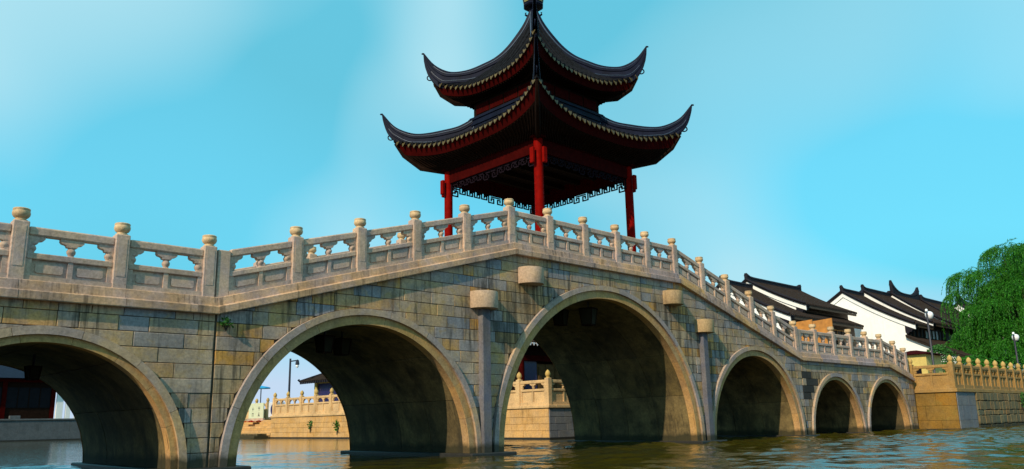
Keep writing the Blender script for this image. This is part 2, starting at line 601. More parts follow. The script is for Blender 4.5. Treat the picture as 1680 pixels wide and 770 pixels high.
# facing stones
cells = []
rg = random.Random(11)
CH = .362
segs = [(-XEND, -XL - .025), (-XL + .025, XL - .025), (XL + .025, XEND)]
z = 0.0
row = 0
while z < ZT:
    for sa, sb in segs:
        x = sa
        if row % 2:
            x = sa - rg.uniform(.2, .6)
        while x < sb:
            w = rg.choice((.45, .7, .85, .95, 1.05, 1.2, 1.35))
            x1 = x + w
            if sb - x1 < .35:
                x1 = sb
            cells.append((max(x, sa), min(x1, sb), z, z + CH))
            x = x1
    z += CH
    row += 1
stones = []
J = .007
for a, c, z0, z1 in cells:
    if c - a < .08:
        continue
    xs_ = columns(a + J, c - J, .1)
    run = []
    def flush(run):
        if len(run) >= 2 and run[-1][0] - run[0][0] > .05:
            stones.append(list(run))
    full = True
    for x in xs_:
        lo = max(z0 + J, low(x, 1) + .006)
        hi = min(z1 - J, prof(x) + .02)
        if lo > z0 + J + 1e-6 or hi < z1 - J - 1e-6:
            full = False
        if hi - lo > .02:
            run.append((x, lo, hi))
        else:
            flush(run)
            run = []
    if full:
        run = [run[0], run[-1]]
    flush(run)

def stone_mesh(run, mbx, d):
    # front face bevelled, set proud by d
    poly = [(x, lo) for x, lo, hi in run] + [(x, hi) for x, lo, hi in reversed(run)]
    n = len(poly)
    cx = sum(q[0] for q in poly) / n
    x0, x1 = run[0][0], run[-1][0]
    k = rg.uniform(.004, .014)
    ins = []
    for i, (x, lo, hi) in enumerate(run):
        xx = min(max(x, x0 + k), x1 - k)
        ins.append((xx, min(lo + k, (lo + hi) / 2)))
    for x, lo, hi in reversed(run):
        xx = min(max(x, x0 + k), x1 - k)
        ins.append((xx, max(hi - k, (lo + hi) / 2)))
    tx, tz = rg.uniform(-.004, .004), rg.uniform(-.004, .004)
    vs = [(x, -d + tx * (x - cx), zz) for x, zz in ins] + [(x, -d + .009, zz) for x, zz in poly] + [(x, .04, zz) for x, zz in poly]
    fs = [tuple(range(n))]
    for kk in (0, 1):
        for i in range(n):
            j = (i + 1) % n
            fs.append((kk * n + i, kk * n + n + i, kk * n + n + j, kk * n + j))
    mbx.add(vs, fs)

def vis_area(run):
    x0, x1 = run[0][0], run[-1][0]
    zl = sum(q[1] for q in run) / len(run)
    zh = sum(q[2] for q in run) / len(run)
    A, B = px((x0, 0, zl)), px((x1, 0, zh))
    if not A or not B:
        return 0
    if max(A[0], B[0]) < 0 or min(A[0], B[0]) > 1680:
        return 0
    return abs(B[0] - A[0]) * (zh - zl) * FPX / A[2]
stones.sort(key=vis_area, reverse=True)
for r in stones[:300]:
    mbx = MB()
    stone_mesh(r, mbx, rg.uniform(0, .018))
    mx_ = (r[0][0] + r[-1][0]) / 2
    mz_ = sum(q[1] + q[2] for q in r) / (2 * len(r))
    mat_ = M['wall']
    for x0, x1, z0, z1 in ((-5.7, -2.9, 2.6, 5.75), (3.4, 6.2, 3.0, 5.7), (15.6, 18.3, 0, 3.2), (-15.6, -14.3, .3, 2.6), (22.3, 23.4, .8, 3.0), (6.7, 8.4, 1.0, 4.4)):
        if x0 < mx_ < x1 and z0 < mz_ < z1:
            mat_ = M['stained']
    if 15.95 < mx_ < 17.0 and 1.75 < mz_ < 3.1:
        mat_ = M['sooty']
    build(mbx, 'stone', mat_, bridge)
mbx = MB()
for r in stones[300:]:
    stone_mesh(r, mbx, rg.uniform(0, .018))
build(mbx, 'small_stones', M['wall_stuff'], bridge, kind='stuff')

# arch rings, hood moulds, vault slabs
def arc_piece(c, r0, r1, a0, a1, y0, y1, n=6, lip=None):
    m_ = MB()
    vs = []
    for i in range(n + 1):
        a = a0 + (a1 - a0) * i / n
        for r, y in ((r0, y0), (r1, y0), (r1, y1), (r0, y1)):
            vs.append((c + r * cos(a), y, r * sin(a)))
    fs = [(0, 1, 2, 3), (4 * n + 3, 4 * n + 2, 4 * n + 1, 4 * n)]
    for i in range(n):
        for k in range(4):
            kk = (k + 1) % 4
            fs.append((4 * i + k, 4 * i + 4 + k, 4 * i + 4 + kk, 4 * i + kk))
    m_.add(vs, fs)
    return m_

for c, ri, ro in ARCH:
    rm = ro - .19
    nv = {6.15: 15, 4.33: 11, 3.26: 9}[ro]
    for i in range(nv):
        a0, a1 = pi * i / nv, pi * (i + 1) / nv
        g = .004 / ri
        build(arc_piece(c, ri, rm - .002, a0 + g, a1 - g, -.03 + U(-.003, .003), .30), 'voussoir', M['ring'], bridge, smooth=30)
    nh = nv - 2
    for i in range(nh):
        a0, a1 = pi * i / nh, pi * (i + 1) / nh
        g = .005 / ro
        build(arc_piece(c, rm, ro, a0 + g, a1 - g, -.115 + U(-.003, .003), .03), 'hood_stone', M['hood'], bridge, smooth=30)
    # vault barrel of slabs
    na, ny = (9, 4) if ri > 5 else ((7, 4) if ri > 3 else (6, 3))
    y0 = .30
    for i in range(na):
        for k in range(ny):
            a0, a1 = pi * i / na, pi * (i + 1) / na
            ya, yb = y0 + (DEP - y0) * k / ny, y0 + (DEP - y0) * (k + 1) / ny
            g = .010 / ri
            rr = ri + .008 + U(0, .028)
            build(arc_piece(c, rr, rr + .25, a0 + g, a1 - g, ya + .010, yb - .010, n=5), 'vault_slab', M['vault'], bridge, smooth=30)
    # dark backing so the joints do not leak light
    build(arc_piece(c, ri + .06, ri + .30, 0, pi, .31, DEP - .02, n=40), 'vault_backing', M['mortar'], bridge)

# cornice stones following the profile
def cornice(side):
    xs_ = []
    for a, c in ((-XEND, -XE), (-XE, -XL), (-XL, -XC), (-XC, XC), (XC, XL), (XL, XE), (XE, XEND)):
        n = max(2, int(round((c - a) / 2.1)))
        ys = [a + (c - a) * i / n + (rg.uniform(-.3, .3) if 0 < i < n else 0) for i in range(n + 1)]
        xs_ += [(ys[i], ys[i + 1]) for i in range(n)]
    P = [(.62, 0), (-.15, 0), (-.16, .02), (-.16, .185), (-.14, .205), (-.075, .225), (-.05, .43), (-.03, .45), (.62, .45)]
    for a, c in xs_:
        m_ = MB()
        vs = []
        j = U(-.004, .004)
        for x in (a + .004, c - .004):
            for y, zz in P:
                yy = y + j if side > 0 else DEP - y
                vs.append((x, yy, prof(x) + zz))
        n = len(P)
        fs = [tuple(range(n)), tuple(range(2 * n - 1, n - 1, -1))] + [(i, i + n, (i + 1) % n + n, (i + 1) % n) for i in range(n)]
        m_.add(vs, fs)
        build(m_, 'cornice_stone', M['cornice'], bridge)
cornice(1)
cornice(-1)

# deck
mb = MB()
xs = columns(-XEND, XEND, 3)
for i in range(len(xs) - 1):
    a, c = xs[i], xs[i + 1]
    mb.add([(a, .625, prof(a) + .40), (c, .625, prof(c) + .40), (c, DEP - .625, prof(c) + .40), (a, DEP - .625, prof(a) + .40)], [(0, 1, 2, 3)])
build(mb, 'deck', M['deck'], bridge)

# pilasters and corbels
for s in (-1, 1):
    mb = MB()
    mb.cbox(s * 6.52 - .19, s * 6.52 + .19, -.22, .03, -.3, 4.70, .03)
    build(mb, 'pilaster', M['pilaster'], bridge)
    for cx, zb, zt in ((6.55, 4.70, 5.27), (4.30, 5.77, 6.36)):
        r = .51
        pts = [(-r, .03), (-r, -.10)] + [(r * cos(pi + pi * i / 14), -.10 + r * sin(pi + pi * i / 14) * .95) for i in range(1, 14)] + [(r, -.10), (r, .03)]
        mb = MB()
        rs = []
        for zz, k in ((zb, .985), (zb + .02, 1.0), (zt - .03, 1.0), (zt, .98)):
            rs += [(s * cx + x * k, y * (k if y < 0 else 1), zz) for x, y in pts]
        n = len(pts)
        fs = [tuple(range(n - 1, -1, -1)), tuple(range(3 * n, 4 * n))]
        for k in range(3):
            for i in range(n):
                j = (i + 1) % n
                fs.append((k * n + i, k * n + j, k * n + n + j, k * n + n + i))
        mb.add(rs, fs)
        build(mb, 'corbel', M['corbel'] if s < 0 else M['corbel_dull'], bridge, smooth=40)

# pier ledges at the waterline
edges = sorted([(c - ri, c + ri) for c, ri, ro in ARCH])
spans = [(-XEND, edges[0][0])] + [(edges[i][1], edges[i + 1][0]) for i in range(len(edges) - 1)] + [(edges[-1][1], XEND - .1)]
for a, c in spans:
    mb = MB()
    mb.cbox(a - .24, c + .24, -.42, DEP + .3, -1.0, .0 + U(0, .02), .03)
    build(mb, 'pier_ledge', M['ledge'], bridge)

# ---- balustrade of the bridge
def cloud_head(w, h):
    half = [(w, 0), (w, -.36 * h), (w * .86, -.58 * h), (w * .62, -.66 * h), (w * .5, -.74 * h), (w * .42, -h)]
    return half

def baluster_mb(mbx, x, zb, zt, th, w=.26, fn=None, half=0, y=0.0):
    """cloud-shaped head over a small vase; half=-1/+1 keeps one side only"""
    H = zt - zb
    hh = H * .45
    hd = cloud_head(w, hh)
    if half == 0:
        poly = [(-q[0], zt + q[1]) for q in hd] + [(q[0], zt + q[1]) for q in reversed(hd)]
    elif half > 0:
        poly = [(0, zt)] + [(0, zt - hh)] + [(q[0], zt + q[1]) for q in reversed(hd)]
    else:
        poly = [(-q[0], zt + q[1]) for q in hd] + [(0, zt - hh), (0, zt)]
    mbx.prism([(x + a, b_) for a, b_ in poly], y - th / 2, y + th / 2, fn)
    vz = H - hh
    pr = [(.075, zb), (.085, zb + .05 * vz), (.062, zb + .14 * vz), (.10, zb + .42 * vz), (.105, zb + .62 * vz), (.075, zb + .85 * vz), (.095, zt - hh + .004)]
    k = w / .26
    pr = [(r * k, zz) for r, zz in pr]
    mbx.lathe(pr, x, y, 10, fn)

def panel_meshes(Ln, m, tag_, mats, z=(.12, .50, .64, 1.04, 1.24), carved=True, nb=1):
    """meshes of one railing panel of clear length Ln and slope m; local origin at the middle of its foot"""
    fn = lambda x, y, zz: (x, y, zz + m * x)
    h = Ln / 2
    zb, zp, zm, zo, zt = z
    a = MB()
    a.box(-h, h, -.13, .13, 0, zb, fn)
    for x0, x1 in ((-h, -h + .12), (h - .12, h), (-.055, .055)):
        a.box(x0, x1, -.085, .085, zb, zp, fn)
    a.box(-h + .12, -.055, -.035, .035, zb, zp, fn)
    a.box(.055, h - .12, -.035, .035, zb, zp, fn)
    for x0, x1 in ((-h, -h + .10), (h - .10, h)):
        a.box(x0, x1, -.08, .08, zm, zo, fn)
    out = {'body': a.mesh('railing_panel', mats[0], None)}
    for nm, x0, x1 in (('carved', -h + .12, -.055), ('carved2', .055, h - .12)):
        a = MB()
        g = .085
        p0, p1, q0, q1 = x0 + g, x1 - g, zb + .08, zp - .07
        k = .035
        poly = [(p0 + k, q0), (p1 - k, q0), (p1, q0 + k), (p1, q1 - k), (p1 - k, q1), (p0 + k, q1), (p0, q1 - k), (p0, q0 + k)]
        a.prism(poly, -.062, .062, fn)
        out[nm] = a.mesh('carved_panel', mats[0]) if carved else None
    a = MB()
    a.cbox(-h, h, -.105, .105, zp, zm, .018, fn)
    out['mid'] = a.mesh('middle_rail', mats[0])
    a = MB()
    a.cbox(-h, h, -.11, .11, zo, zt, .03, fn)
    out['hand'] = a.mesh('handrail', mats[0])
    for nm, half, x in (('bal', 0, 0.0), ('balL', 1, -h + .10), ('balR', -1, h - .10)):
        a = MB()
        baluster_mb(a, x, zm, zo, .15, .25, fn, half)
        out[nm] = a.mesh('baluster', mats[1], 35)
    return out

def place_panel(meshes, parent, x, y, zz, rz=0.0, full=True):
    p = link('railing_panel', meshes['body'], parent, (x, y, zz), (0, 0, rz))
    if meshes['carved']:
        link('carved_panel', meshes['carved'], p)
        link('carved_panel', meshes['carved2'], p)
    link('middle_rail', meshes['mid'], p)
    link('handrail', meshes['hand'], p)
    for k in ('bal', 'balL', 'balR'):
        link('baluster', meshes[k], p)
    return p

def post_meshes():
    a = MB()
    w = .165
    a.cbox(-w, w, -w, w, -.35, 1.335, .02)
    for yy in (-1, 1):
        a.box(-.10, .10, min(yy * w, yy * (w + .008)), max(yy * w, yy * (w + .008)), .30, 1.22)
    b_ = MB()
    b_.lathe([(.145, 1.33), (.145, 1.365), (.115, 1.375), (.11, 1.40), (.150, 1.43), (.180, 1.475), (.188, 1.52), (.178, 1.56), (.172, 1.575), (.178, 1.59), (.178, 1.62), (.16, 1.635), (.02, 1.64)], 0, 0, 16)
    return a.mesh('baluster_post', M['rail']), b_.mesh('post_cap', M['cap'], 40)
PM, CM = post_meshes()
KM = MB()
KM.cbox(-.17, .17, -.13, .13, -.35, 1.24, .02)
KM = KM.mesh('end_block', M['rail'])

LEFT_LEVEL = [-15.83 - 2.155 * i for i in range(6)]
RIGHT_LEVEL = [15.58 + 2.2 * i for i in range(6)]
SL = [5.0 + 2.09 * i for i in range(5)]
CENT = [-5 + 2.0 * i for i in range(6)]
cache = {}
def pm(Ln, m):
    k = (round(Ln, 2), round(m, 3))
    if k not in cache:
        cache[k] = panel_meshes(Ln, m, '', (M['rail'], M['rail']))
    return cache[k]

def rail_line(y):
    posts = sorted(set(LEFT_LEVEL + [-v for v in SL] + CENT + SL + RIGHT_LEVEL + [-28.6, -30.3, 28.55, 30.25]))
    blocks = [(-15.46, -1), (15.93, 1)]
    for x in posts:
        p = link('baluster_post', PM, bridge, (x + U(-.008, .008), y + U(-.008, .008), prof(x) + .45 + U(-.012, .012)), (U(-.006, .006), U(-.006, .006), U(-.03, .03)))
        link('post_cap', CM, p)
    stops = sorted([(x, .165) for x in posts] + [(x, .17) for x, s in blocks])
    for x, s in blocks:
        link('end_block', KM, bridge, (x, y, prof(x) + .45 + (.0 if s < 0 else 0)))
    for i in range(len(stops) - 1):
        (a, wa), (c, wc) = stops[i], stops[i + 1]
        a += wa
        c -= wc
        if c - a < .3:
            continue
        mid = (a + c) / 2
        m_ = (prof(c) - prof(a)) / (c - a)
        place_panel(pm(c - a, m_), bridge, mid, y, prof(mid) + .45)
rail_line(.20)
rail_line(DEP - .20)

# ------------------------------------------------------------------ the pavilion
PC = Vector((0, 3.59, 0))
pav = thing('pavilion', 'two tiered red pavilion with upswept dark tiled roofs standing on the crown of the bridge', 'pavilion', PC)
PZ = 7.19
CXH = 2.825
def sidefn(k):
    a = k * pi / 2
    ca, sa = cos(a), sin(a)
    # out along -y for k=0
    return lambda out, tang, zz: (ca * tang + sa * out, sa * tang - ca * out, zz)

# columns
a = MB()
a.lathe([(.30, PZ), (.30, PZ + .10), (.27, PZ + .16), (.21, PZ + .20)], 0, 0, 16)
base_me = a.mesh('column_base', M['rail'], 40)
a = MB()
a.lathe([(.185, PZ + .18), (.185, 11.9)], 0, 0, 16)
col_me = a.mesh('column', M['red'], 40)
a = MB()
a.cbox(-.10, .10, -.06, .06, -.32, .32, .02)
peg_me = a.mesh('beam_end', M['red'])
for sx in (-1, 1):
    for sy in (-1, 1):
        c = link('column', col_me, pav, (sx * CXH, sy * CXH, 0))
        link('column_base', base_me, c)
        # projecting beam ends
        link('beam_end', peg_me, c, (sx * .34, 0, 11.15), (0, 0, pi / 2))
        link('beam_end', peg_me, c, (0, sy * .34, 11.15))
for k in range(4):
    f = sidefn(k)
    a = MB()
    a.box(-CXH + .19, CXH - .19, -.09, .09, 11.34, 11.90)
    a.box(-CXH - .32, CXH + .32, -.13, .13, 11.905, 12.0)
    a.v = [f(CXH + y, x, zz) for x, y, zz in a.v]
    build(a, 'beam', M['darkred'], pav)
    a = MB()   # fret lattice under the beam
    bw = .024
    def bar(x0, x1, z0, z1):
        a.box(min(x0, x1) - bw, max(x0, x1) + bw, -.025, .025, min(z0, z1) - bw, max(z0, z1) + bw)
    X0, X1 = -CXH + .22, CXH - .22
    zt = 11.32
    bar(X0, X1, zt, zt)
    n = 12
    w = (X1 - X0) / n
    for i in range(n):
        x = X0 + i * w
        flip = i >= n // 2
        dep = .27
        if i in (0, n - 1):
            dep = .44
        elif i in (n // 2 - 1, n // 2):
            dep = .36
        g = (lambda u: x + w - u) if flip else (lambda u: x + u)
        bar(g(0), g(0), zt, zt - dep)
        bar(g(0), g(w * .72), zt - dep, zt - dep)
        bar(g(w * .72), g(w * .72), zt - dep, zt - dep * .45)
        bar(g(w * .36), g(w * .72), zt - dep * .45, zt - dep * .45)
        bar(g(w * .36), g(w * .36), zt - dep * .45, zt - dep * .72)
        bar(g(w * .36), g(w), zt - dep * .22, zt - dep * .22)
    a.v = [f(CXH + y, xx, zz) for xx, y, zz in a.v]
    build(a, 'fret_lattice', M['lattice'], pav)
    # bracket sets between beam and eaves
    for x in (-1.7, -.57, .57, 1.7, -CXH, CXH):
        a = MB()
        for d, zz, ww in ((.0, 11.94, .12), (.22, 12.06, .30), (.42, 12.20, .42)):
            a.box(x - ww, x + ww, d - .10, d + .10, zz, zz + .11)
            a.box(x - .06, x + .06, -.2, d + .25, zz, zz + .09)
        a.v = [f(CXH + y, xx, zz) for xx, y, zz in a.v]
        build(a, 'bracket', M['timber'], pav)
a = MB()
a.box(-CXH, CXH, -CXH, CXH, 11.95, 12.05)
for i in range(-2, 3):
    a.box(-CXH + .12, CXH - .12, i * 1.0 - .07, i * 1.0 + .07, 11.72, 11.945)
build(a, 'ceiling', M['timber'], pav)

def lerp_pts(pts, x):
    for (a0, b0), (a1, b1) in zip(pts, pts[1:]):
        if a0 <= x <= a1:
            q = (x - a0) / (a1 - a0)
            return b0 + (b1 - b0) * q
    return pts[0][1] if x < pts[0][0] else pts[-1][1]

def smooth_pts(pts, x):
    """Catmull-Rom through (u,z) samples"""
    n = len(pts)
    for i in range(n - 1):
        if pts[i][0] <= x <= pts[i + 1][0] + 1e-9:
            p1, p2 = pts[i], pts[i + 1]
            m1 = (p2[1] - pts[max(i - 1, 0)][1]) / (p2[0] - pts[max(i - 1, 0)][0])
            m2 = (pts[min(i + 2, n - 1)][1] - p1[1]) / (pts[min(i + 2, n - 1)][0] - p1[0])
            h = p2[0] - p1[0]
            q = (x - p1[0]) / h
            return ((2 * q ** 3 - 3 * q ** 2 + 1) * p1[1] + (q ** 3 - 2 * q * q + q) * h * m1 + (-2 * q ** 3 + 3 * q * q) * p2[1] + (q ** 3 - q * q) * h * m2)
    return pts[0][1] if x < pts[0][0] else pts[-1][1]

def make_roof(rname, u_c, u_t, v_m, v_t, z_m, ridge, diag, z_t_mid, soff, u_in, z_in, spacing, fh, tip_u):
    """diag: (u,z) of the tile surface along the hip; ridge: (u,z) of the ridge crest"""
    KX, KZ = 3.2, 2.6
    def P(s, t):
        ud = u_c + (u_t - u_c) * s
        vd = v_m + (v_t - v_m) * s
        zd = smooth_pts(diag, ud)
        zm = z_m + (z_t_mid - z_m) * (s * .62 + .38 * s * s)
        q = abs(t)
        return (vd + (ud - vd) * q ** KX, t * ud, zm + (zd - zm) * q ** KZ)
    root = None
    for k in range(4):
        f = sidefn(k)
        # underlay sheet
        a = MB()
        ns, ntt = 10, 28
        a.grid([[f(*P(i / ns, -1 + 2 * j / ntt)) for j in range(ntt + 1)] for i in range(ns + 1)])
        o = build(a, rname, M['tile'], pav, smooth=60) if k == 0 else build(a, 'tile_bed', M['tile'], root, smooth=60)
        if k == 0:
            root = o
        # tile ribs
        a = MB()
        d = MB()
        nr = int(u_c / spacing)
        for j in range(-nr, nr + 1):
            w = j * spacing
            s_end = 1.0 if abs(w) <= u_t else (u_c - abs(w)) / (u_c - u_t)
            m_ = max(2, int(9 * s_end))
            rows = []
            R_ = spacing * .27
            for i in range(m_ + 1):
                s = s_end * i / m_
                ud = u_c + (u_t - u_c) * s
                p = P(s, max(-1, min(1, w / ud)))
                rows.append([f(p[0] + (0.03 if i == 0 else 0), p[1] + R_ * cos(pi * q / 5), p[2] + R_ * sin(pi * q / 5) * 1.15 + .01) for q in range(6)])
            a.grid(rows)
            p = P(0, max(-1, min(1, w / u_c)))
            # round cap of the rib
            cap = [f(p[0] + .035, p[1] + R_ * 1.15 * cos(2 * pi * q / 8), p[2] + R_ * 1.15 * sin(2 * pi * q / 8) + .02) for q in range(8)]
            a.add(cap, [tuple(range(8))])
            # drip tile between ribs
            for dx in (spacing * .5,):
                w2 = w + dx
                if abs(w2) > u_c:
                    continue
                p = P(0, w2 / u_c)
                hw = spacing * .36
                tri = [(-hw, .03), (0, -.012), (hw, .03), (hw * .8, -.06), (hw * .25, -.15), (0, -.19), (-hw * .25, -.15), (-hw * .8, -.06)]
                fr = [f(p[0] + .045 - .25 * (q[1]), p[1] + q[0], p[2] + q[1]) for q in tri]
                bk = [f(p[0] + .02 - .25 * (q[1]), p[1] + q[0], p[2] + q[1]) for q in tri]
                d.add(fr + bk, [tuple(range(8)), tuple(range(15, 7, -1))] + [(i, i + 8, (i + 1) % 8 + 8, (i + 1) % 8) for i in range(8)])
        build(a, 'tile_rows', M['tile'], root, smooth=60, kind='stuff')
        build(d, 'drip_tiles', M['drip'], root, kind='stuff')
        # fascia and soffit
        ntt = 28
        ed, lo, lo2, inn = [], [], [], []
        for j in range(ntt + 1):
            t_ = -1 + 2 * j / ntt
            q = abs(t_)
            p = P(0, t_)
            ed.append(f(p[0] - .03, p[1] * .995, p[2] - .02))
            fz = soff[0][1] * q ** KZ + (z_m - fh) * (1 - q ** KZ)
            fu = soff[0][0] * q ** KX + (v_m - .18) * (1 - q ** KX)
            lo.append(f(fu, t_ * (soff[0][0]), fz))
            fz2 = soff[1][1] * q ** KZ + (z_in + (z_m - fh - z_in) * .5) * (1 - q ** KZ)
            fu2 = soff[1][0] * q ** KX + (v_m - .75) * (1 - q ** KX)
            lo2.append(f(fu2, t_ * soff[1][0], fz2))
            inn.append(f(u_in, t_ * u_in, z_in))
        a = MB()
        a.grid([ed, lo])
        build(a, 'fascia', M['darkred'], root, smooth=60)
        a = MB()
        a.grid([lo, lo2, inn])
        build(a, 'eave_soffit', M['timber'], root, smooth=60)
        a = MB()   # rafters as thin bars under the soffit
        for j in range(1, 40):
            t_ = -1 + 2 * j / 40
            q = abs(t_)
            fz = soff[0][1] * q ** KZ + (z_m - fh) * (1 - q ** KZ)
            fu = soff[0][0] * q ** KX + (v_m - .18) * (1 - q ** KX)
            fz2 = soff[1][1] * q ** KZ + (z_in + (z_m - fh - z_in) * .5) * (1 - q ** KZ)
            fu2 = soff[1][0] * q ** KX + (v_m - .75) * (1 - q ** KX)
            a.tube([f(fu - .03, t_ * soff[0][0], fz - .02), f(fu2, t_ * soff[1][0], fz2 - .03), f(u_in, t_ * u_in, z_in - .03)], .035, 4)
        build(a, 'rafters', M['timber'], root, kind='stuff')
    # hips: swept banded ridge
    sec = [(-1, 0), (-1, .22), (-1.25, .27), (-1.25, .40), (-.95, .45), (-.85, .66), (-1.1, .70), (-1.05, .84), (-.6, 1.0)]
    sec = sec + [(-x, y) for x, y in reversed(sec)]
    for k in range(4):
        ang = -pi * 3 / 4 + k * pi / 2
        dx, dy = cos(ang) * sqrt(2), sin(ang) * sqrt(2)
        tx, ty = -sin(ang), cos(ang)
        a = MB()
        rows = []
        nn = 40
        for i in range(nn + 1):
            u = u_t + (tip_u - u_t) * i / nn
            zc = smooth_pts(ridge, u)
            over = max(0, (u - u_c * .86) / (tip_u - u_c * .86))
            slope = (smooth_pts(ridge, min(u + .03, tip_u)) - smooth_pts(ridge, max(u - .03, u_t))) / .06 / 1.414
            hgt = min(.80, max(.45, zc - smooth_pts(diag, min(u, u_c)) + .12)) * (1 - over ** 1.2) + .07 * over
            hgt = hgt * (1 + .35 * min(1.5, abs(slope)))  * (1 if over < .05 else 1)
            wd = .14 * (1 - .72 * over)
            # normal to the crest in the vertical plane
            nl = sqrt(1 + slope * slope)
            nx, nz = -slope / nl, 1 / nl
            rows.append([(dx * u + tx * wd * x + cos(ang) * nx * (y - 1) * hgt * .6, dy * u + ty * wd * x + sin(ang) * nx * (y - 1) * hgt * .6, zc + (y - 1) * hgt) for x, y in sec])
        a.grid(rows)
        n = len(sec)
        a.f.append(tuple(range(n)))
        a.f.append(tuple(range(nn * n + n - 1, nn * n - 1, -1)))
        rd = build(a, 'hip_ridge', M['ridge'], root, smooth=35)
        for b0 in (3, 7):   # raised pale mouldings along both flanks
            for bi in (b0, len(sec) - 1 - b0):
                a = MB()
                a.tube([r_[bi] for r_ in rows[:nn - 3]], [.032 - .0006 * q for q in range(nn - 2)], 5)
                build(a, 'ridge_moulding', M['band'], root, smooth=60)
        # curl at the tip
        a = MB()
        zc = ridge[-1][1]
        pts = []
        for i in range(9):
            q = pi * .78 * i / 8
            rr = .10
            pts.append((dx * tip_u + cos(ang) * rr * sin(q), dy * tip_u + sin(ang) * rr * sin(q), zc - .03 + rr * (1 - cos(q)) * .25 - .06 * (q / pi) ** 2))
        a.tube(pts, [.045 - .002 * i for i in range(9)], 6)
        build(a, 'ridge_curl', M['ridge'], root, smooth=60)
        # ring ornament over the corner tile
        a = MB()
        zc = smooth_pts(diag, u_c) + .17
        pts = [(dx * u_c + cos(ang) * (.13 + .13 * cos(q)), dy * u_c + sin(ang) * (.13 + .13 * cos(q)), zc + .12 * sin(q)) for q in [2 * pi * i / 12 for i in range(13)]]
        a.tube(pts, .03, 5, cap=False)
        build(a, 'corner_ring', M['ridge'], root, smooth=60)
        # hip rafter under the corner
        a = MB()
        pts = [(dx * uu, dy * uu, zz) for uu, zz in [(u_in, z_in - .02)] + [(soff[1][0], soff[1][1] - .06), (soff[0][0], soff[0][1] - .05), (u_c - .05, smooth_pts(diag, u_c) - .15)]]
        a.tube(pts, [.11, .12, .09, .06], 6)
        build(a, 'hip_rafter', M['timber'], root, smooth=40)
    return root

RL = [(2.03, 14.42), (2.5, 14.07), (3.0, 13.90), (3.5, 13.78), (3.9, 13.77), (4.3, 13.95), (4.6, 14.22), (4.95, 14.80)]
DL = [(2.03, 13.90), (2.5, 13.46), (3.0, 13.23), (3.5, 13.15), (4.0, 13.22), (4.58, 13.47)]
make_roof('lower_roof', 4.58, 2.05, 3.95, 2.05, 12.72, RL, DL, 13.95, [(4.26, 12.80), (3.70, 12.20)], 2.95, 11.95, .30, .42, 4.95)
RU = [(.12, 19.72), (.3, 19.12), (.53, 18.58), (.93, 17.83), (1.3, 17.36), (1.74, 17.04), (2.12, 16.82), (2.5, 16.72), (2.8, 16.74), (3.1, 16.93), (3.35, 17.22), (3.62, 17.72)]
DU = [(.10, 19.30), (.3, 18.58), (.53, 17.98), (.93, 17.22), (1.3, 16.76), (1.74, 16.40), (2.12, 16.18), (2.6, 16.08), (3.0, 16.13), (3.33, 16.31)]
make_roof('upper_roof', 3.33, .12, 2.78, .12, 15.52, RU, DU, 19.2, [(3.06, 15.66), (2.60, 15.25)], 2.10, 15.15, .28, .36, 3.62)

# neck between the roofs
a = MB()
a.box(-2.0, 2.0, -2.0, 2.0, 13.7, 15.25)
build(a, 'neck_wall', M['timber'], pav)
for k in range(4):
    f = sidefn(k)
    for i in range(4):
        x0 = -1.8 + i * .92
        a = MB()
        a.box(x0, x0 + .84, 2.0, 2.03, 14.55, 14.98)
        a.v = [f(y, x, zz) for x, y, zz in a.v]
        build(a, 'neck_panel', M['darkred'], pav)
    a = MB()
    a.box(-2.15, 2.15, 2.0, 2.14, 13.75, 14.42)
    a.box(-2.18, 2.18, 2.14, 2.19, 14.02, 14.10)
    a.box(-2.18, 2.18, 2.14, 2.19, 14.28, 14.36)
    a.v = [f(y, x, zz) for x, y, zz in a.v]
    build(a, 'neck_ridge', M['ridge'], pav)
# finial
a = MB()
a.lathe([(.20, 19.2), (.22, 19.6), (.16, 19.72), (.16, 19.82), (.44, 19.84), (.49, 19.90), (.45, 19.97), (.55, 20.55), (.58, 20.62), (.54, 20.70), (.20, 20.76), (.18, 20.85), (.30, 21.0), (.34, 21.2), (.26, 21.4), (.1, 21.5), (.14, 21.6), (.12, 21.72), (.02, 21.85)], 0, 0, 8, a0=pi / 8)
fin = build(a, 'finial', M['ridge'], pav)
for i in range(8):
    q0, q1 = pi / 8 + 2 * pi * i / 8 + .1, pi / 8 + 2 * pi * (i + 1) / 8 - .1
    a = MB()
    a.add([(.465 * cos(q0), .465 * sin(q0), 20.03), (.465 * cos(q1), .465 * sin(q1), 20.03), (.55 * cos(q1), .55 * sin(q1), 20.48), (.55 * cos(q0), .55 * sin(q0), 20.48)], [(0, 1, 2, 3)])
    build(a, 'finial_plate', M['pot'], fin)
for k in range(4):
    ang = -pi * 3 / 4 + k * pi / 2
    a = MB()
    pts = [(cos(ang) * rr, sin(ang) * rr, zz) for rr, zz in ((.20, 19.44), (.30, 19.44), (.38, 19.50), (.38, 19.58), (.33, 19.60))]
    a.tube(pts, [.05, .05, .045, .035, .02], 6)
    build(a, 'finial_hook', M['ridge'], fin, smooth=60)

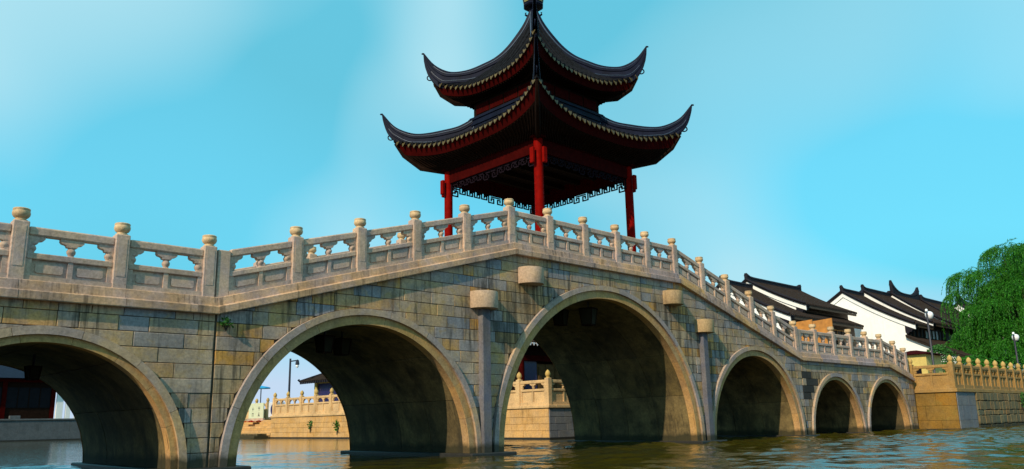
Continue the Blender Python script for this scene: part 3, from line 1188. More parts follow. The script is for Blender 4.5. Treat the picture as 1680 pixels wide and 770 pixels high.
# ------------------------------------------------------------------ lanterns under the arches
def lantern(x, y, z, label, rz=0.0, drop=.5, s=1.0):
    t_ = thing('arch_lantern', label, 'lantern', (x, y, z), 'lanterns hanging under the arch crowns', rz)
    a = MB()
    w, v = .20 * s, .27 * s
    a.add([(-w, -w, -.35 * s), (w, -w, -.35 * s), (w, w, -.35 * s), (-w, w, -.35 * s), (-v, -v, .25 * s), (v, -v, .25 * s), (v, v, .25 * s), (-v, v, .25 * s)],
          [(3, 2, 1, 0), (4, 5, 6, 7), (0, 1, 5, 4), (1, 2, 6, 5), (2, 3, 7, 6), (3, 0, 4, 7)])
    build(a, 'lantern_glass', M['lampglass'], t_)
    a = MB()
    for sx in (-1, 1):
        for sy in (-1, 1):
            a.tube([(sx * w * 1.02, sy * w * 1.02, -.37 * s), (sx * v * 1.02, sy * v * 1.02, .27 * s)], .022, 4)
    a.box(-v * 1.1, v * 1.1, -v * 1.1, v * 1.1, .25 * s, .30 * s)
    a.box(-w * 1.08, w * 1.08, -w * 1.08, w * 1.08, -.40 * s, -.35 * s)
    build(a, 'lantern_frame', M['timber'], t_)
    a = MB()
    a.tube([(0, 0, .3 * s), (0, 0, drop)], .03, 5)
    build(a, 'hanger', M['iron'], t_)
    return t_
lantern(.05, 1.0, 5.10, 'dark tapered lantern hanging under the crown of the great middle arch, nearer of its pair', .3, .62)
lantern(-.75, 1.8, 5.08, 'dark tapered lantern hanging under the great middle arch, farther of its pair', .3, .62, .9)
lantern(-11.6, 1.5, 3.42, 'small dark lantern under the second arch from the left, left one of two', .2, .5, .75)
lantern(-10.7, 2.0, 3.42, 'small dark lantern under the second arch from the left, right one of two', .2, .5, .75)
lantern(-19.0, 2.9, 2.42, 'dark lantern under the leftmost arch, right one of two', .2, .45, .5)
lantern(-19.9, 3.1, 2.42, 'dark lantern under the leftmost arch, left one of two', .2, .45, .5)

# ------------------------------------------------------------------ quay walls and their balustrades
def wall_stones(face, u0, u1, z0, z1, ch, wmin, wmax, mat, mats, parent, rnd, irregular=0.0, depth=.06, limit=300, cham=.016):
    """face(u,d,z) maps wall coordinates to the world, d outward"""
    lst = []
    zz = z0
    r_ = 0
    while zz < z1 - .02:
        h = min(ch * rnd.uniform(1 - irregular, 1 + irregular), z1 - zz)
        if z1 - zz - h < ch * .35:
            h = z1 - zz
        u = u0
        first = True
        while u < u1 - .02:
            w = rnd.uniform(wmin, wmax)
            if first and r_ % 2:
                w *= .5
            first = False
            e = min(u + w, u1)
            if u1 - e < wmin * .4:
                e = u1
            lst.append((u, e, zz, zz + h))
            u = e
        zz += h
        r_ += 1
    g = .005 + irregular * .02
    stuff = MB()
    for n, (a, c, q0, q1) in enumerate(lst):
        m_ = MB() if n < limit else stuff
        d = rnd.uniform(0, depth * .3)
        k = cham + irregular * .05
        jt = lambda: rnd.uniform(-irregular, irregular) * .06
        bk = [(a + g, q0 + g), (c - g, q0 + g), (c - g, q1 - g), (a + g, q1 - g)]
        bk = [(x + jt(), y + jt()) for x, y in bk]
        mx, my = (a + c) / 2, (q0 + q1) / 2
        fr = [(x + (k if x < mx else -k), y + (k if y < my else -k)) for x, y in bk]
        vs = [face(x, depth * .7 + d, y) for x, y in fr] + [face(x, depth * .6 + d - .012 - irregular * .03, y) for x, y in bk] + [face(x, -.03, y) for x, y in bk]
        m_.add(vs, [(0, 1, 2, 3)] + [(kk * 4 + i, kk * 4 + 4 + i, kk * 4 + 4 + (i + 1) % 4, kk * 4 + (i + 1) % 4) for kk in (0, 1) for i in range(4)])
        if n < limit:
            build(m_, 'stone', mat, parent)
    if stuff.v:
        build(stuff, 'small_stones', mats, parent, kind='stuff')

def bud_post():
    a = MB()
    a.cbox(-.16, .16, -.16, .16, 0, 1.62, .02)
    b_ = MB()
    b_.lathe([(.13, 1.615), (.13, 1.66), (.10, 1.68), (.11, 1.71), (.155, 1.77), (.165, 1.86), (.14, 1.96), (.085, 2.04), (.03, 2.09), (.005, 2.11)], 0, 0, 12)
    return a.mesh('baluster_post', M['quay_rail']), b_.mesh('bud_finial', M['bud'], 50)
BPM, BUM = bud_post()
BPF = BPM.copy()
BPF.materials[0] = M['far_rail']
bcache = {}
def bank_balustrade(label, pts, zb, group=None, skip_first=False, far=False):
    """posts at pts (x,y); panels between consecutive posts"""
    t_ = thing('stone_balustrade', label, 'balustrade', (pts[0][0], pts[0][1], zb), group)
    ox, oy = pts[0]
    for i, (x, y) in enumerate(pts):
        if i == 0 and skip_first:
            pass
        else:
            p = link('baluster_post', BPF if far else BPM, t_, (x - ox, y - oy, 0), (0, 0, U(-.02, .02)))
            link('bud_finial', BUM, p)
        if i + 1 < len(pts):
            x2, y2 = pts[i + 1]
            d = sqrt((x2 - x) ** 2 + (y2 - y) ** 2)
            k = (round(d - .33, 2), far)
            rm_ = M['far_rail'] if far else M['quay_rail']
            if k not in bcache:
                bcache[k] = panel_meshes(k[0], 0, '', (rm_, rm_), (.22, .86, 1.0, 1.33, 1.52), carved=False)
            place_panel(bcache[k], t_, (x + x2) / 2 - ox, (y + y2) / 2 - oy, 0, atan2(y2 - y, x2 - x))
    return t_

rq = random.Random(5)
# right abutment
ab = thing('quay_wall', 'ochre stone abutment wall beside the right end of the bridge', 'wall', (31.05, -2.4, WZ))
def off(o, f):
    l = o.location.copy()
    return lambda u, d, zz: tuple(Vector(f(u, d, zz)) - l)
f1 = off(ab, lambda u, d, zz: (31.05 - d, -2.35 + (2.75 - u), zz))     # left-facing
f2 = off(ab, lambda u, d, zz: (31.05 + u, -2.4 - d, zz))     # canal-facing return, its shade put into the grey stone colour
wall_stones(f1, 0, 2.75, -.4, 2.28, .92, 1.2, 1.9, M['quay'], M['quay_stuff'], ab, rq, depth=.02, cham=.005)
wall_stones(f2, 0, 3.4, -.4, 2.28, .92, 1.3, 2.2, M['shaded_face'], M['shaded_face'], ab, rq, depth=.02, cham=.005)
a = MB()
a.box(.03, .4, .03, 3.1, -.9, 2.36)
a.box(.4, 3.6, .03, .4, -.9, 2.36)
build(a, 'wall_core', M['mortar'], ab)
a = MB()
a.cbox(-.12, .4, -.1, 2.7, 2.37, 2.60, .02)
a.cbox(.401, 90, -.1, .4, 2.37, 2.60, .02)
build(a, 'coping', M['quay_rail'], ab)
a = MB()
a.box(-.16, .3, -.16, 2.7, -.6, .10)
a.box(.301, 3.5, -.16, .3, -.6, .10)
build(a, 'wall_foot', M['ledge'], ab)
rb = thing('quay_wall', 'brown rubble stone canal wall running right from the abutment under the willow', 'wall', (34.5, -2.4, WZ))
f3 = off(rb, lambda u, d, zz: (34.5 + u, -2.4 - d, zz))
wall_stones(f3, 0, 30, -.4, 2.27, .42, .45, 1.0, M['rubble'], M['rubble'], rb, rq, irregular=.45, depth=.12, limit=280)
a = MB()
a.box(.01, 90, .04, .4, -.9, 2.36)
build(a, 'wall_core', M['mortar'], rb)
bank_balustrade('ochre stone balustrade with pointed bud posts along the right bank beside the willow',
                [(31.15, .2), (31.15, -2.25)] + [(31.15 + 1.87 * (i + .92), -2.25) for i in range(22)], 2.51)

# far quay seen through the arches
lq = thing('quay_wall', 'ochre stone quay wall seen through the middle arches, ending in a flight of steps', 'wall', (10.09, 13.12, WZ))
g1 = off(lq, lambda u, d, zz: (10.09 - d, 48.2 - u, zz))
g2 = off(lq, lambda u, d, zz: (10.09 + u, 13.12 - d, zz))
wall_stones(g1, 0, 18, -.4, 1.72, .40, 1.0, 1.9, M['far_quay'], M['far_quay'], lq, rq, depth=.05, limit=90)
wall_stones(g1, 18, 30, -.4, 1.72, .40, 1.0, 1.9, M['far_quay'], M['far_quay'], lq, rq, depth=.05, limit=0)
wall_stones(g1, 30, 35.08, -.4, 1.72, .40, .8, 1.6, M['far_quay'], M['far_quay'], lq, rq, depth=.05, limit=90)
wall_stones(g2, 0, 7, -.4, 1.72, .40, .8, 1.6, M['shaded_face'], M['shaded_face'], lq, rq, depth=.05, limit=90)
wall_stones(g2, 7, 21.2, -.4, 1.72, .40, .8, 1.6, M['shaded_face'], M['shaded_face'], lq, rq, depth=.05, limit=0)
a = MB()
a.box(.03, .45, .03, 35.08, -.9, 1.80)
a.box(.45, 21.2, .03, .45, -.9, 1.80)
build(a, 'wall_core', M['mortar'], lq)
a = MB()
a.cbox(-.13, .5, -.13, 35.1, 1.815, 1.98, .02)
a.cbox(.501, 21.2, -.13, .5, 1.815, 1.98, .02)
build(a, 'coping', M['far_rail'], lq)
a = MB()
a.box(-.2, .3, -.2, 35.1, -.6, .09)
a.box(.301, 21.2, -.2, .3, -.6, .09)
build(a, 'wall_foot', M['ledge'], lq)
bank_balustrade('ochre stone balustrade with bud posts on the far quay behind the middle arches',
                [(31.0, 13.27), (28.4, 13.27), (25.8, 13.27), (23.2, 13.27), (20.6, 13.27), (18.0, 13.27), (15.4, 13.27), (12.8, 13.27)] +
                [(10.24, 13.27 + 2.48 * i) for i in range(15)], 1.87, far=True)

# flight of steps
st = thing('stone_steps', 'ochre stone steps going down to the water at the end of the far quay', 'steps', (10.09, 53.5, WZ))
for i in range(9):
    a = MB()
    a.cbox(-.9 + i * .42, 3.9, -5.2, 6.0, -.4 + .0 if i == 0 else .2 * i - .12, .2 * i + .075, .015)
    build(a, 'step', M['far_quay'], st)
for i in range(3):
    a = MB()
    a.cbox(-2.3 + i * .42, -.55, -6.2 + i * .3, 3.4 - i * .4, -.4 if i == 0 else .2 * i - .17, .2 * i + .03, .015)
    build(a, 'low_step', M['rubble'], st)
bank_balustrade('short ochre balustrade behind the sign at the head of the steps', [(13.6, 56.2), (13.6, 58.7), (13.6, 61.2)], 1.72, far=True)
# red cloth on the steps
a = MB()
rows = []
for i in range(7):
    rows.append([(i * .22 - .6, j * .3 - .6, .12 + .06 * sin(i * 1.7 + j) + .05 * cos(j * 2.1)) for j in range(6)])
a.grid(rows)
o = build(a, 'red_cloth', M['redcloth'], None, smooth=60, loc=(11.6, 55.3, 1.35))
tag(o, 'crumpled red cloth lying on the stone steps', 'cloth')

# sign board
sg = thing('sign_board', 'pale green sign board with dark marks at the head of the steps', 'sign', (12.6, 57.1, 1.72))
a = MB()
a.cbox(-.05, .05, -2.1, 1.1, .05, 1.55, .01)
build(a, 'board', M['sign'], sg)
a = MB()
a.box(-.09, .09, -2.2, 1.2, -.2, .05)
build(a, 'sign_base', M['rail'], sg)
for (y, zz, pts) in ((-1.2, 1.0, [(-.22, 0, .22, .06), (-.05, -.2, .03, .0), (-.2, .12, .2, .17)]), (-1.2, .45, [(-.05, -.2, .05, .18), (-.2, -.2, .2, -.12), (-.12, -.05, .12, .0)]),
                      (.15, .95, [(-.2, 0, .2, .05), (-.02, -.2, .04, .2)]), (.15, .42, [(-.18, .12, .18, .17), (-.15, -.2, -.09, .12), (.09, -.2, .15, .12)])):
    a = MB()
    for y0, z0, y1, z1 in pts:
        a.box(-.058, -.052, y + y0, y + y1, zz + z0, zz + z1)
    build(a, 'sign_mark', M['ink'], sg)

# air conditioning unit
ac = thing('air_conditioner', 'white air conditioner unit with round fan standing near the steps', 'air conditioner', (12.4, 51.9, 1.72))
a = MB()
a.cbox(-.4, .4, -.85, .85, .1, 1.5, .03)
build(a, 'casing', M['acwhite'], ac)
a = MB()
a.lathe([(.52, 0), (.52, .03), (.1, .04)], 0, 0, 20)
a.v = [(-.4 - zz, x - .15, y + .82) for x, y, zz in a.v]
build(a, 'fan_grille', M['navy'], ac, smooth=40)
for yy in (-.6, .6):
    a = MB()
    a.box(-.35, .35, yy - .06, yy + .06, 0, .1)
    build(a, 'foot', M['iron'], ac)

# parasol
pr = thing('parasol', 'blue flat parasol on a thin pole beside the steps', 'parasol', (13.0, 56.6, 1.72))
a = MB()
a.lathe([(.95, 3.0), (.95, 3.1), (.6, 3.2), (.05, 3.3)], 0, 0, 8)
build(a, 'canopy', M['blue'], pr)
a = MB()
a.tube([(0, 0, 0), (0, 0, 3.25)], .05, 6)
build(a, 'pole', M['iron'], pr)

# quay lamp
ql = thing('street_lamp', 'black street lamp with a short arm on the far quay seen through the second arch', 'street lamp', (11.4, 47.6, 1.72))
a = MB()
a.tube([(0, 0, 0), (0, 0, 1), (0, 0, 5.35)], [.16, .11, .09], 8)
build(a, 'pole', M['iron'], ql, smooth=50)
a = MB()
a.tube([(0, 0, 5.1), (0, -1.35, 5.1)], .06, 6)
build(a, 'arm', M['iron'], ql)
a = MB()
a.lathe([(.03, 5.18), (.14, 5.1), (.2, 4.75), (.16, 4.7)], 0, -1.35, 8)
h_ = build(a, 'lamp_head', M['iron'], ql)
a = MB()
a.lathe([(.12, 4.7), (.14, 4.55), (.06, 4.42)], 0, -1.35, 8)
build(a, 'bulb', M['globe'], h_)

# tea house behind the far quay
th = thing('tea_house', 'small tea house with brown hipped roof and yellow corner behind the far balustrade', 'building', (16.6, 42.5, 1.72))
a = MB()
a.box(-3.0, 3.0, -4.0, 4.4, 0, 3.3)
build(a, 'wall', M['yellow'], th)
for yy, w_, mm, nm in ((1.2, 5.4, 'navy', 'window'),):
    a = MB()
    a.box(-3.06, -3.0, -1.0, 3.6, .5, 3.0)
    build(a, nm, M[mm], th)  # flat navy sheet standing in for the dark interior
for yy in (-1.25, 3.75):
    a = MB()
    a.lathe([(.17, 0), (.17, 3.3)], -3.2, yy, 10)
    build(a, 'column', M['yellow'], th, smooth=50)
a = MB()
a.box(-3.1, -3.0, -3.6, -1.9, .3, 3.0)
build(a, 'shutter', M['teal'], th)
a = MB()
a.lathe([(.16, 0), (.16, 3.3)], -3.2, -1.75, 10)
build(a, 'red_column', M['red'], th, smooth=50)
a = MB()
E_ = [(-4.0, -5.0, 3.2), (4.0, -5.0, 3.2), (4.0, 5.4, 3.2), (-4.0, 5.4, 3.2)]
I_ = [(-2.0, -2.6, 4.1), (2.0, -2.6, 4.1), (2.0, 3.0, 4.1), (-2.0, 3.0, 4.1)]
T_ = [(0, -.8, 5.35), (0, 1.2, 5.35)]
a.add(E_ + I_ + T_, [(0, 1, 5, 4), (1, 2, 6, 5), (2, 3, 7, 6), (3, 0, 4, 7), (4, 5, 8), (5, 6, 9, 8), (6, 7, 9), (7, 4, 8, 9), (3, 2, 1, 0)])
rf = build(a, 'roof', M['hroof'], th)
a = MB()
for i in range(26):
    y = -4.8 + i * .4
    a.tube([(-4.02, y, 3.24), (-3.0, y * .88 + .02, 3.68), (-2.0, y * .56 + .08, 4.14)], .07, 5)
build(a, 'tile_rows', M['hroof'], rf, kind='stuff')
a = MB()
for k, (e, i_) in enumerate(zip(E_, I_)):
    tp = T_[0] if e[1] < 0 else T_[1]
    a.tube([(e[0] * 1.02, e[1] * 1.02, e[2] + .25), (e[0], e[1], e[2] + .08), (i_[0], i_[1], i_[2] + .1), (tp[0], tp[1], tp[2] + .1)], .12, 6)
a.tube([(0, -1.2, 5.55), (0, 1.6, 5.55)], .18, 6)
build(a, 'roof_ridge', M['hridge'], rf)
a = MB()
for i in range(26):
    y = -4.8 + i * .4
    a.box(-4.05, -3.95, y - .1, y + .1, 3.02, 3.2)
build(a, 'drip_tiles', M['hridge'], rf, kind='stuff')

# wooden hall behind the middle arch
wh = thing('wooden_hall', 'dark wooden hall with red beam and tiled eave behind the middle arch', 'building', (15.5, 19.2, 1.72))
a = MB()
a.box(-4.2, 9, -2.6, 6, 0, 4.6)
build(a, 'wall', M['timber'], wh)
a = MB()
a.box(-4.4, -3.0, -2.75, -2.6, 0, 3.4)
build(a, 'dark_doorway', M['navy'], wh)
for i in range(7):
    x0 = -2.95 + i * .82
    a = MB()
    a.box(x0, x0 + .78, -2.72, -2.6, .1, 2.9)
    dp = build(a, 'door_panel', M['door_wood'], wh)
    a = MB()
    a.box(x0 + .12, x0 + .66, -2.75, -2.72, .2, 1.1)
    a.box(x0 + .12, x0 + .66, -2.75, -2.72, 1.3, 2.7)
    build(a, 'door_inset', M['door_wood'], dp)
a = MB()
a.box(-4.6, 9.2, -3.05, -2.75, 3.05, 3.40)
build(a, 'lintel', M['darkred'], wh)
a = MB()
a.box(-4.6, 9.2, -3.0, -2.7, 3.42, 3.9)
build(a, 'upper_beam', M['timber'], wh)
for x in (-4.5, 2.8, 6.2):
    a = MB()
    a.lathe([(.18, 0), (.18, 3.05)], x, -2.9, 10)
    build(a, 'column', M['darkred'], wh, smooth=50)
a = MB()
a.add([(-5.4, -4.2, 4.05), (9.6, -4.2, 4.05), (9.6, 1, 6.6), (-5.4, 1, 6.6), (9.6, 7, 4.0), (-5.4, 7, 4.0)], [(0, 1, 2, 3), (3, 2, 4, 5), (0, 5, 4, 1), (0, 3, 5), (1, 4, 2)])
rf = build(a, 'roof', M['hroof'], wh)
a = MB()
d = MB()
for i in range(48):
    x = -5.3 + i * .31
    a.tube([(x, -4.22, 4.09), (x, 1, 6.64)], .07, 5)
    d.prism([(x - .11, 4.0), (x, 3.86), (x + .11, 4.0), (x + .11, 4.06), (x - .11, 4.06)], -4.26, -4.21)
build(a, 'tile_rows', M['hroof'], rf, kind='stuff')
build(d, 'drip_tiles', M['acwhite'], rf, kind='stuff')

# the shaded far wall and red hall through the first arch
gw = thing('quay_wall', 'plain grey canal wall far behind the leftmost arch', 'wall', (-4, 80, WZ))
f4 = off(gw, lambda u, d, zz: (-60 + u, 80 - d, zz))
a = MB()
a.box(-56, 14.3, .03, .5, -.9, 2.17)
build(a, 'wall_core', M['mortar'], gw)
a = MB()
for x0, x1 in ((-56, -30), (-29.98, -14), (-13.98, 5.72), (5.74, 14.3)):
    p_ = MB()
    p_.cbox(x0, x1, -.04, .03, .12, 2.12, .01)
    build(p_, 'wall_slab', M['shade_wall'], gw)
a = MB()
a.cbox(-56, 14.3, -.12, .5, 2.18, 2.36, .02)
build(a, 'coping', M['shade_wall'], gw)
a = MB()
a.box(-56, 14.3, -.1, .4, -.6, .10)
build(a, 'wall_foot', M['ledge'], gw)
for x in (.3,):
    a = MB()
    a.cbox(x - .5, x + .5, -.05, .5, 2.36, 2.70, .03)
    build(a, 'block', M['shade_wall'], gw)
rh = thing('red_hall', 'dark hall with red posts and wide windows behind the leftmost arch', 'building', (-6, 84, 2.1))
a = MB()
a.box(-30, 6.9, 0, 8, 0, 4.3)
build(a, 'wall', M['timber'], rh)
for i in range(8):
    x = -27.6 + i * 4.9
    a = MB()
    a.box(x - .22, x + .22, -.2, 0, 0, 4.3)
    build(a, 'post', M['darkred'], rh)
    if i < 7:
        a = MB()
        a.box(x + .25, x + 4.65, -.06, -.01, 1.45, 3.7)
        w_ = build(a, 'window', M['glass'], rh)
        for k in range(1, 4):
            a = MB()
            a.box(x + .25 + k * 1.1 - .04, x + .25 + k * 1.1 + .04, -.1, -.06, 1.45, 3.7)
            build(a, 'mullion', M['timber'], w_)
        a = MB()
        a.box(x + .25, x + 4.65, -.08, -.01, .1, 1.4)
        build(a, 'dado_panel', M['timber'], rh)
a = MB()
a.box(-30, 6.9, -.25, 0, 4.3, 4.65)
build(a, 'beam', M['darkred'], rh)
a = MB()
a.add([(-32, -1.3, 4.7), (8.2, -1.3, 4.7), (8.2, 4, 6.6), (-32, 4, 6.6), (8.2, 9, 4.7), (-32, 9, 4.7)], [(0, 1, 2, 3), (3, 2, 4, 5), (0, 5, 4, 1), (0, 3, 5), (1, 4, 2)])
build(a, 'roof', M['ridge'], rh)
for x_, w_, h_, lb in ((1.05, .7, 4.2, 'taller white gatepost next to the red hall behind the leftmost arch'), (2.05, .5, 3.6, 'shorter white gatepost beside the white railing fence behind the leftmost arch')):
    a = MB()
    a.cbox(0, w_, 0, .3, 0, h_, .02)
    a.cbox(-.06, w_ + .06, -.06, .36, h_ + .002, h_ + .12, .02)
    o = build(a, 'gatepost', M['white'], None, loc=(x_, 83.6, 2.1))
    tag(o, lb, 'gatepost')
gf = thing('garden_fence', 'white railing fence beside the gateposts behind the leftmost arch', 'fence', (3.0, 83.7, 2.1))
a = MB()
a.box(0, 3, -.03, .03, 1.5, 1.6)
a.box(0, 3, -.03, .03, .2, .3)
build(a, 'rail', M['white'], gf)
a = MB()
a.box(-.05, .05, -.05, .05, 0, 1.7)
pk = a.mesh('picket', M['white'])
for i in range(8):
    link('picket', pk, gf, (.05 + i * .41, 0, 0))

# ------------------------------------------------------------------ houses on the right bank
def roof_curve(y_r, z_r, y_e, z_e, n=10, sag=.10):
    H = z_r - z_e
    out = []
    for i in range(n + 1):
        q = i / n
        out.append((y_r + (y_e - y_r) * q, z_r - H * (q + sag * 4 * q * (1 - q) * .55)))
    return out

def gable_house(label, X0, X1, yr, zr, yf, zf, yb, zb_, wall_front=None, ridge_kind=0, gz=2.4, verge_drop=.42):
    t_ = thing('house', label, 'house', (X0, yr, gz), 'white walled houses behind the right bank')
    wf = wall_front if wall_front is not None else yf + .9
    fr = roof_curve(yr, zr, yf, zf)
    bk = roof_curve(yr, zr, yb, zb_)
    T = lambda x, y, zz: (x - X0, y - yr, zz - gz)
    # white gable with the profile of the roof
    def gable(xa, xb, drop):
        top = [(y, zz - drop) for y, zz in reversed(bk)] + [(y, zz - drop) for y, zz in fr[1:]]
        poly = [(y, zz) for y, zz in top if wf - .001 <= y <= yb - .4]
        zend = lerp_pts([(y, zz - drop) for y, zz in reversed(fr)], wf)
        poly = poly + [(wf, zend), (wf, gz), (poly[0][0], gz)]
        m_ = MB()
        n = len(poly)
        m_.add([T(xa, y, zz) for y, zz in poly] + [T(xb, y, zz) for y, zz in poly],
               [tuple(range(n)), tuple(range(2 * n - 1, n - 1, -1))] + [(i, i + n, (i + 1) % n + n, (i + 1) % n) for i in range(n)])
        return m_
    build(gable(X0 + .02, X1 - .02, .18), 'wall', M['white'], t_)
    m_ = MB()
    m_.box(X0 + .05, X1 - .05, wf - .06, wf - .005, zf - 3.2, zf + .25)
    m_.v = [T(*v) for v in m_.v]
    build(m_, 'front_wall', M['wood'], t_)
    # white bands under the verge
    for dd, o_, mt in ((.02, .10, 'white'),):
        m_ = MB()
        pts = list(reversed(bk[:-1])) + fr[1:]
        top = [T(X0 - .10, y, zz - .13) for y, zz in pts] + [T(X0 - .10, y, zz - .13 - verge_drop) for y, zz in pts]
        inn = [T(X0 + .02, y, zz - .13) for y, zz in pts] + [T(X0 + .02, y, zz - .13 - verge_drop) for y, zz in pts]
        n = len(pts)
        m_.add(top + inn, [(i, i + 1, n + i + 1, n + i) for i in range(n - 1)] + [(n + i, n + i + 1, 3 * n + i + 1, 3 * n + i) for i in range(n - 1)] + [(n - 1, 2 * n - 1, 4 * n - 1, 3 * n - 1)])
        build(m_, 'verge_band', M['white'], t_)
    # roof sheets
    m_ = MB()
    for cv in (fr, bk):
        rows = [[T(x, y, zz + dz) for y, zz in cv] for x, dz in ((X0 - .22, 0), (X1 + .15, 0))]
        rows2 = [[T(x, y, zz - .12) for y, zz in cv] for x in (X0 - .22, X1 + .15)]
        m_.grid(rows)
        m_.grid(rows2)
        m_.grid([rows[0], rows2[0]])
        m_.grid([rows[1], rows2[1]])
        m_.add([rows[0][-1], rows[1][-1], rows2[1][-1], rows2[0][-1]], [(0, 1, 2, 3)])
    rf = build(m_, 'roof', M['hroof'], t_, smooth=30)
    m_ = MB()
    n = int((X1 - X0) / .30)
    for i in range(n + 1):
        x = X0 - .12 + i * (X1 - X0 + .2) / n
        rows = []
        for y, zz in fr[::2] if len(fr) % 2 else fr:
            rows.append([T(x + .085 * cos(pi * q / 3), y, zz + .085 * sin(pi * q / 3)) for q in range(4)])
        m_.grid(rows)
    build(m_, 'tile_rows', M['hroof'], rf, kind='stuff')
    m_ = MB()
    for cv in (fr, bk):
        m_.tube([T(X0 - .22, y, zz + .07) for y, zz in cv], .11, 6)
    build(m_, 'verge_tiles', M['hridge'], rf, smooth=50)
    # ridge with raised ends
    m_ = MB()
    e = .28 if ridge_kind == 0 else 1.15
    nn = 16
    rows = []
    for i in range(nn + 1):
        q = i / nn
        x = X0 - .25 + (X1 - X0 + .3) * q
        lift = e * (abs(2 * q - 1)) ** (14 if ridge_kind == 0 else 3.2)
        rows.append([T(x, yr + sy, zr - .05 + sz * (.42 + lift)) for sy, sz in ((-.16, 0), (-.16, .6), (-.2, .65), (-.12, 1), (.12, 1), (.2, .65), (.16, .6), (.16, 0))])
    m_.grid(rows)
    m_.f.append(tuple(range(8)))
    m_.f.append(tuple(range(nn * 8 + 7, nn * 8 - 1, -1)))
    build(m_, 'ridge', M['hridge'], rf)
    # eave board and cloud shaped gable foot
    m_ = MB()
    m_.box(X0, X1, yf + .02, yf + .12, zf - .32, zf - .12)
    m_.v = [T(*v) for v in m_.v]
    build(m_, 'eave_board', M['wood'], t_)
    m_ = MB()
    pts = [(yf - .1, zf - .05), (yf + .95, zf + .35), (yf + .95, zf - .75), (yf + .75, zf - .95), (yf + .55, zf - .72), (yf + .42, zf - .78), (yf + .25, zf - .5), (yf + .1, zf - .5)]
    n = len(pts)
    m_.add([T(X0 - .06, y, zz) for y, zz in pts] + [T(X0 + .5, y, zz) for y, zz in pts], [tuple(range(n)), tuple(range(2 * n - 1, n - 1, -1))] + [(i, i + n, (i + 1) % n + n, (i + 1) % n) for i in range(n)])
    build(m_, 'eave_bracket', M['hridge'], t_)
    return t_, T

h0, T0 = gable_house('low dark roofed house with orange boards under its eave, nearest the bridge', 37, 51, 17.3, 12.65, 11.2, 9.15, 22, 9.2)
ws = thing('wooden_screen', 'orange brown wooden boards standing in front of the low dark roofed house', 'wooden screen', (36.4, 9.0, 2.4))
for k, (y0, y1, zb0, zt0, zt1) in enumerate(((9.12, 10.9, 3.4, 5.98, 6.08), (7.5, 9.06, 3.4, 5.92, 6.02))):
    p_ = MB()
    p_.prism([(y0 - 9, zb0), (y1 - 9, zb0), (y1 - 9, zt0), (y0 - 9, zt1)], -.05 - .03 * k, .05 - .03 * k)
    p_.v = [(y, x, zz) for x, y, zz in p_.v]
    build(p_, 'wooden_board', M['ply'], ws)
for y in (7.7, 9.1, 10.7):
    p_ = MB()
    p_.box(.06, .18, y - 9.06, y - 8.94, 0, 5.6)
    build(p_, 'post', M['wood'], ws)
for i in range(3):
    x0 = 44.4 + i * 1.7
    p_ = MB()
    p_.box(x0, x0 + 1.5, 11.90, 11.96, 7.0, 8.5)
    p_.v = [T0(*v) for v in p_.v]
    w_ = build(p_, 'window', M['glass'], h0)
    p_ = MB()
    p_.box(x0 - .05, x0 + 1.55, 11.86, 11.90, 8.5, 8.6)
    p_.box(x0 - .05, x0 + 1.55, 11.86, 11.90, 6.9, 7.0)
    p_.box(x0 + .72, x0 + .78, 11.86, 11.90, 7.0, 8.5)
    p_.v = [T0(*v) for v in p_.v]
    build(p_, 'window_frame', M['ply'], w_)
h1, T1 = gable_house('house with broad white gable band and dark roof rising behind the orange boards', 42, 52.2, 17.7, 13.5, 12.2, 10.6, 23, 10.5)
h2, T2 = gable_house('large white gabled house with tall blank wall and black eave bracket', 54, 58.6, 14.1, 13.1, 7.6, 9.25, 21, 9.4, wall_front=8.5)
# upper windows and lean-to roof on its canal front
for i in range(5):
    x0 = 54.5 + i * 1.9
    p_ = MB()
    p_.box(x0, x0 + 1.8, 8.36, 8.44, 7.4, 9.0)
    p_.v = [T2(*v) for v in p_.v]
    w_ = build(p_, 'window', M['paleglass'] if i in (2, 3) else M['glass'], h2)
    p_ = MB()
    for xx in (x0 - .06, x0 + .86, x0 + 1.78):
        p_.box(xx, xx + .1, 8.28, 8.36, 7.3, 9.1)
    p_.v = [T2(*v) for v in p_.v]
    build(p_, 'window_frame', M['wood'], w_)
p_ = MB()
rows = [[T2(x, 8.5 - 5.0 * q, 8.15 - 2.3 * q - .35 * q * (1 - q)) for q in [i / 8 for i in range(9)]] for x in (53.7, 68)]
p_.grid(rows)
p_.grid([[(x, y, zz - .16) for x, y, zz in r] for r in rows])
p_.grid([rows[0], [(x, y, zz - .16) for x, y, zz in rows[0]]])
p_.add([rows[0][-1], rows[1][-1], (rows[1][-1][0], rows[1][-1][1], rows[1][-1][2] - .16), (rows[0][-1][0], rows[0][-1][1], rows[0][-1][2] - .16)], [(0, 1, 2, 3)])
lt = build(p_, 'lean_to_roof', M['hroof'], h2)
p_ = MB()
for i in range(46):
    x = 53.75 + i * .31
    p_.tube([T2(x, 8.5 - 5.0 * q, 8.2 - 2.3 * q - .35 * q * (1 - q)) for q in (0, .5, 1)], .08, 5)
build(p_, 'tile_rows', M['hroof'], lt, kind='stuff')
p_ = MB()
pts = [(8.5, 2.4), (4.2, 2.4), (4.2, 5.9), (6.2, 6.75), (8.5, 7.95)]
p_.add([T2(54.02, y, zz) for y, zz in pts] + [T2(67.5, y, zz) for y, zz in pts], [(0, 1, 2, 3, 4), (9, 8, 7, 6, 5), (1, 6, 7, 2), (0, 5, 6, 1)])
build(p_, 'lower_wall', M['white'], h2)
gable_house('second white gabled house of the row, stepping up behind the tall blank wall', 59, 65.6, 14.05, 13.7, 7.7, 9.7, 21, 9.8, wall_front=8.5)
gable_house('house with high swallow tail ridge in the middle of the row', 66, 73.5, 13.8, 14.0, 7.7, 9.9, 21, 9.8, wall_front=8.5, ridge_kind=1)
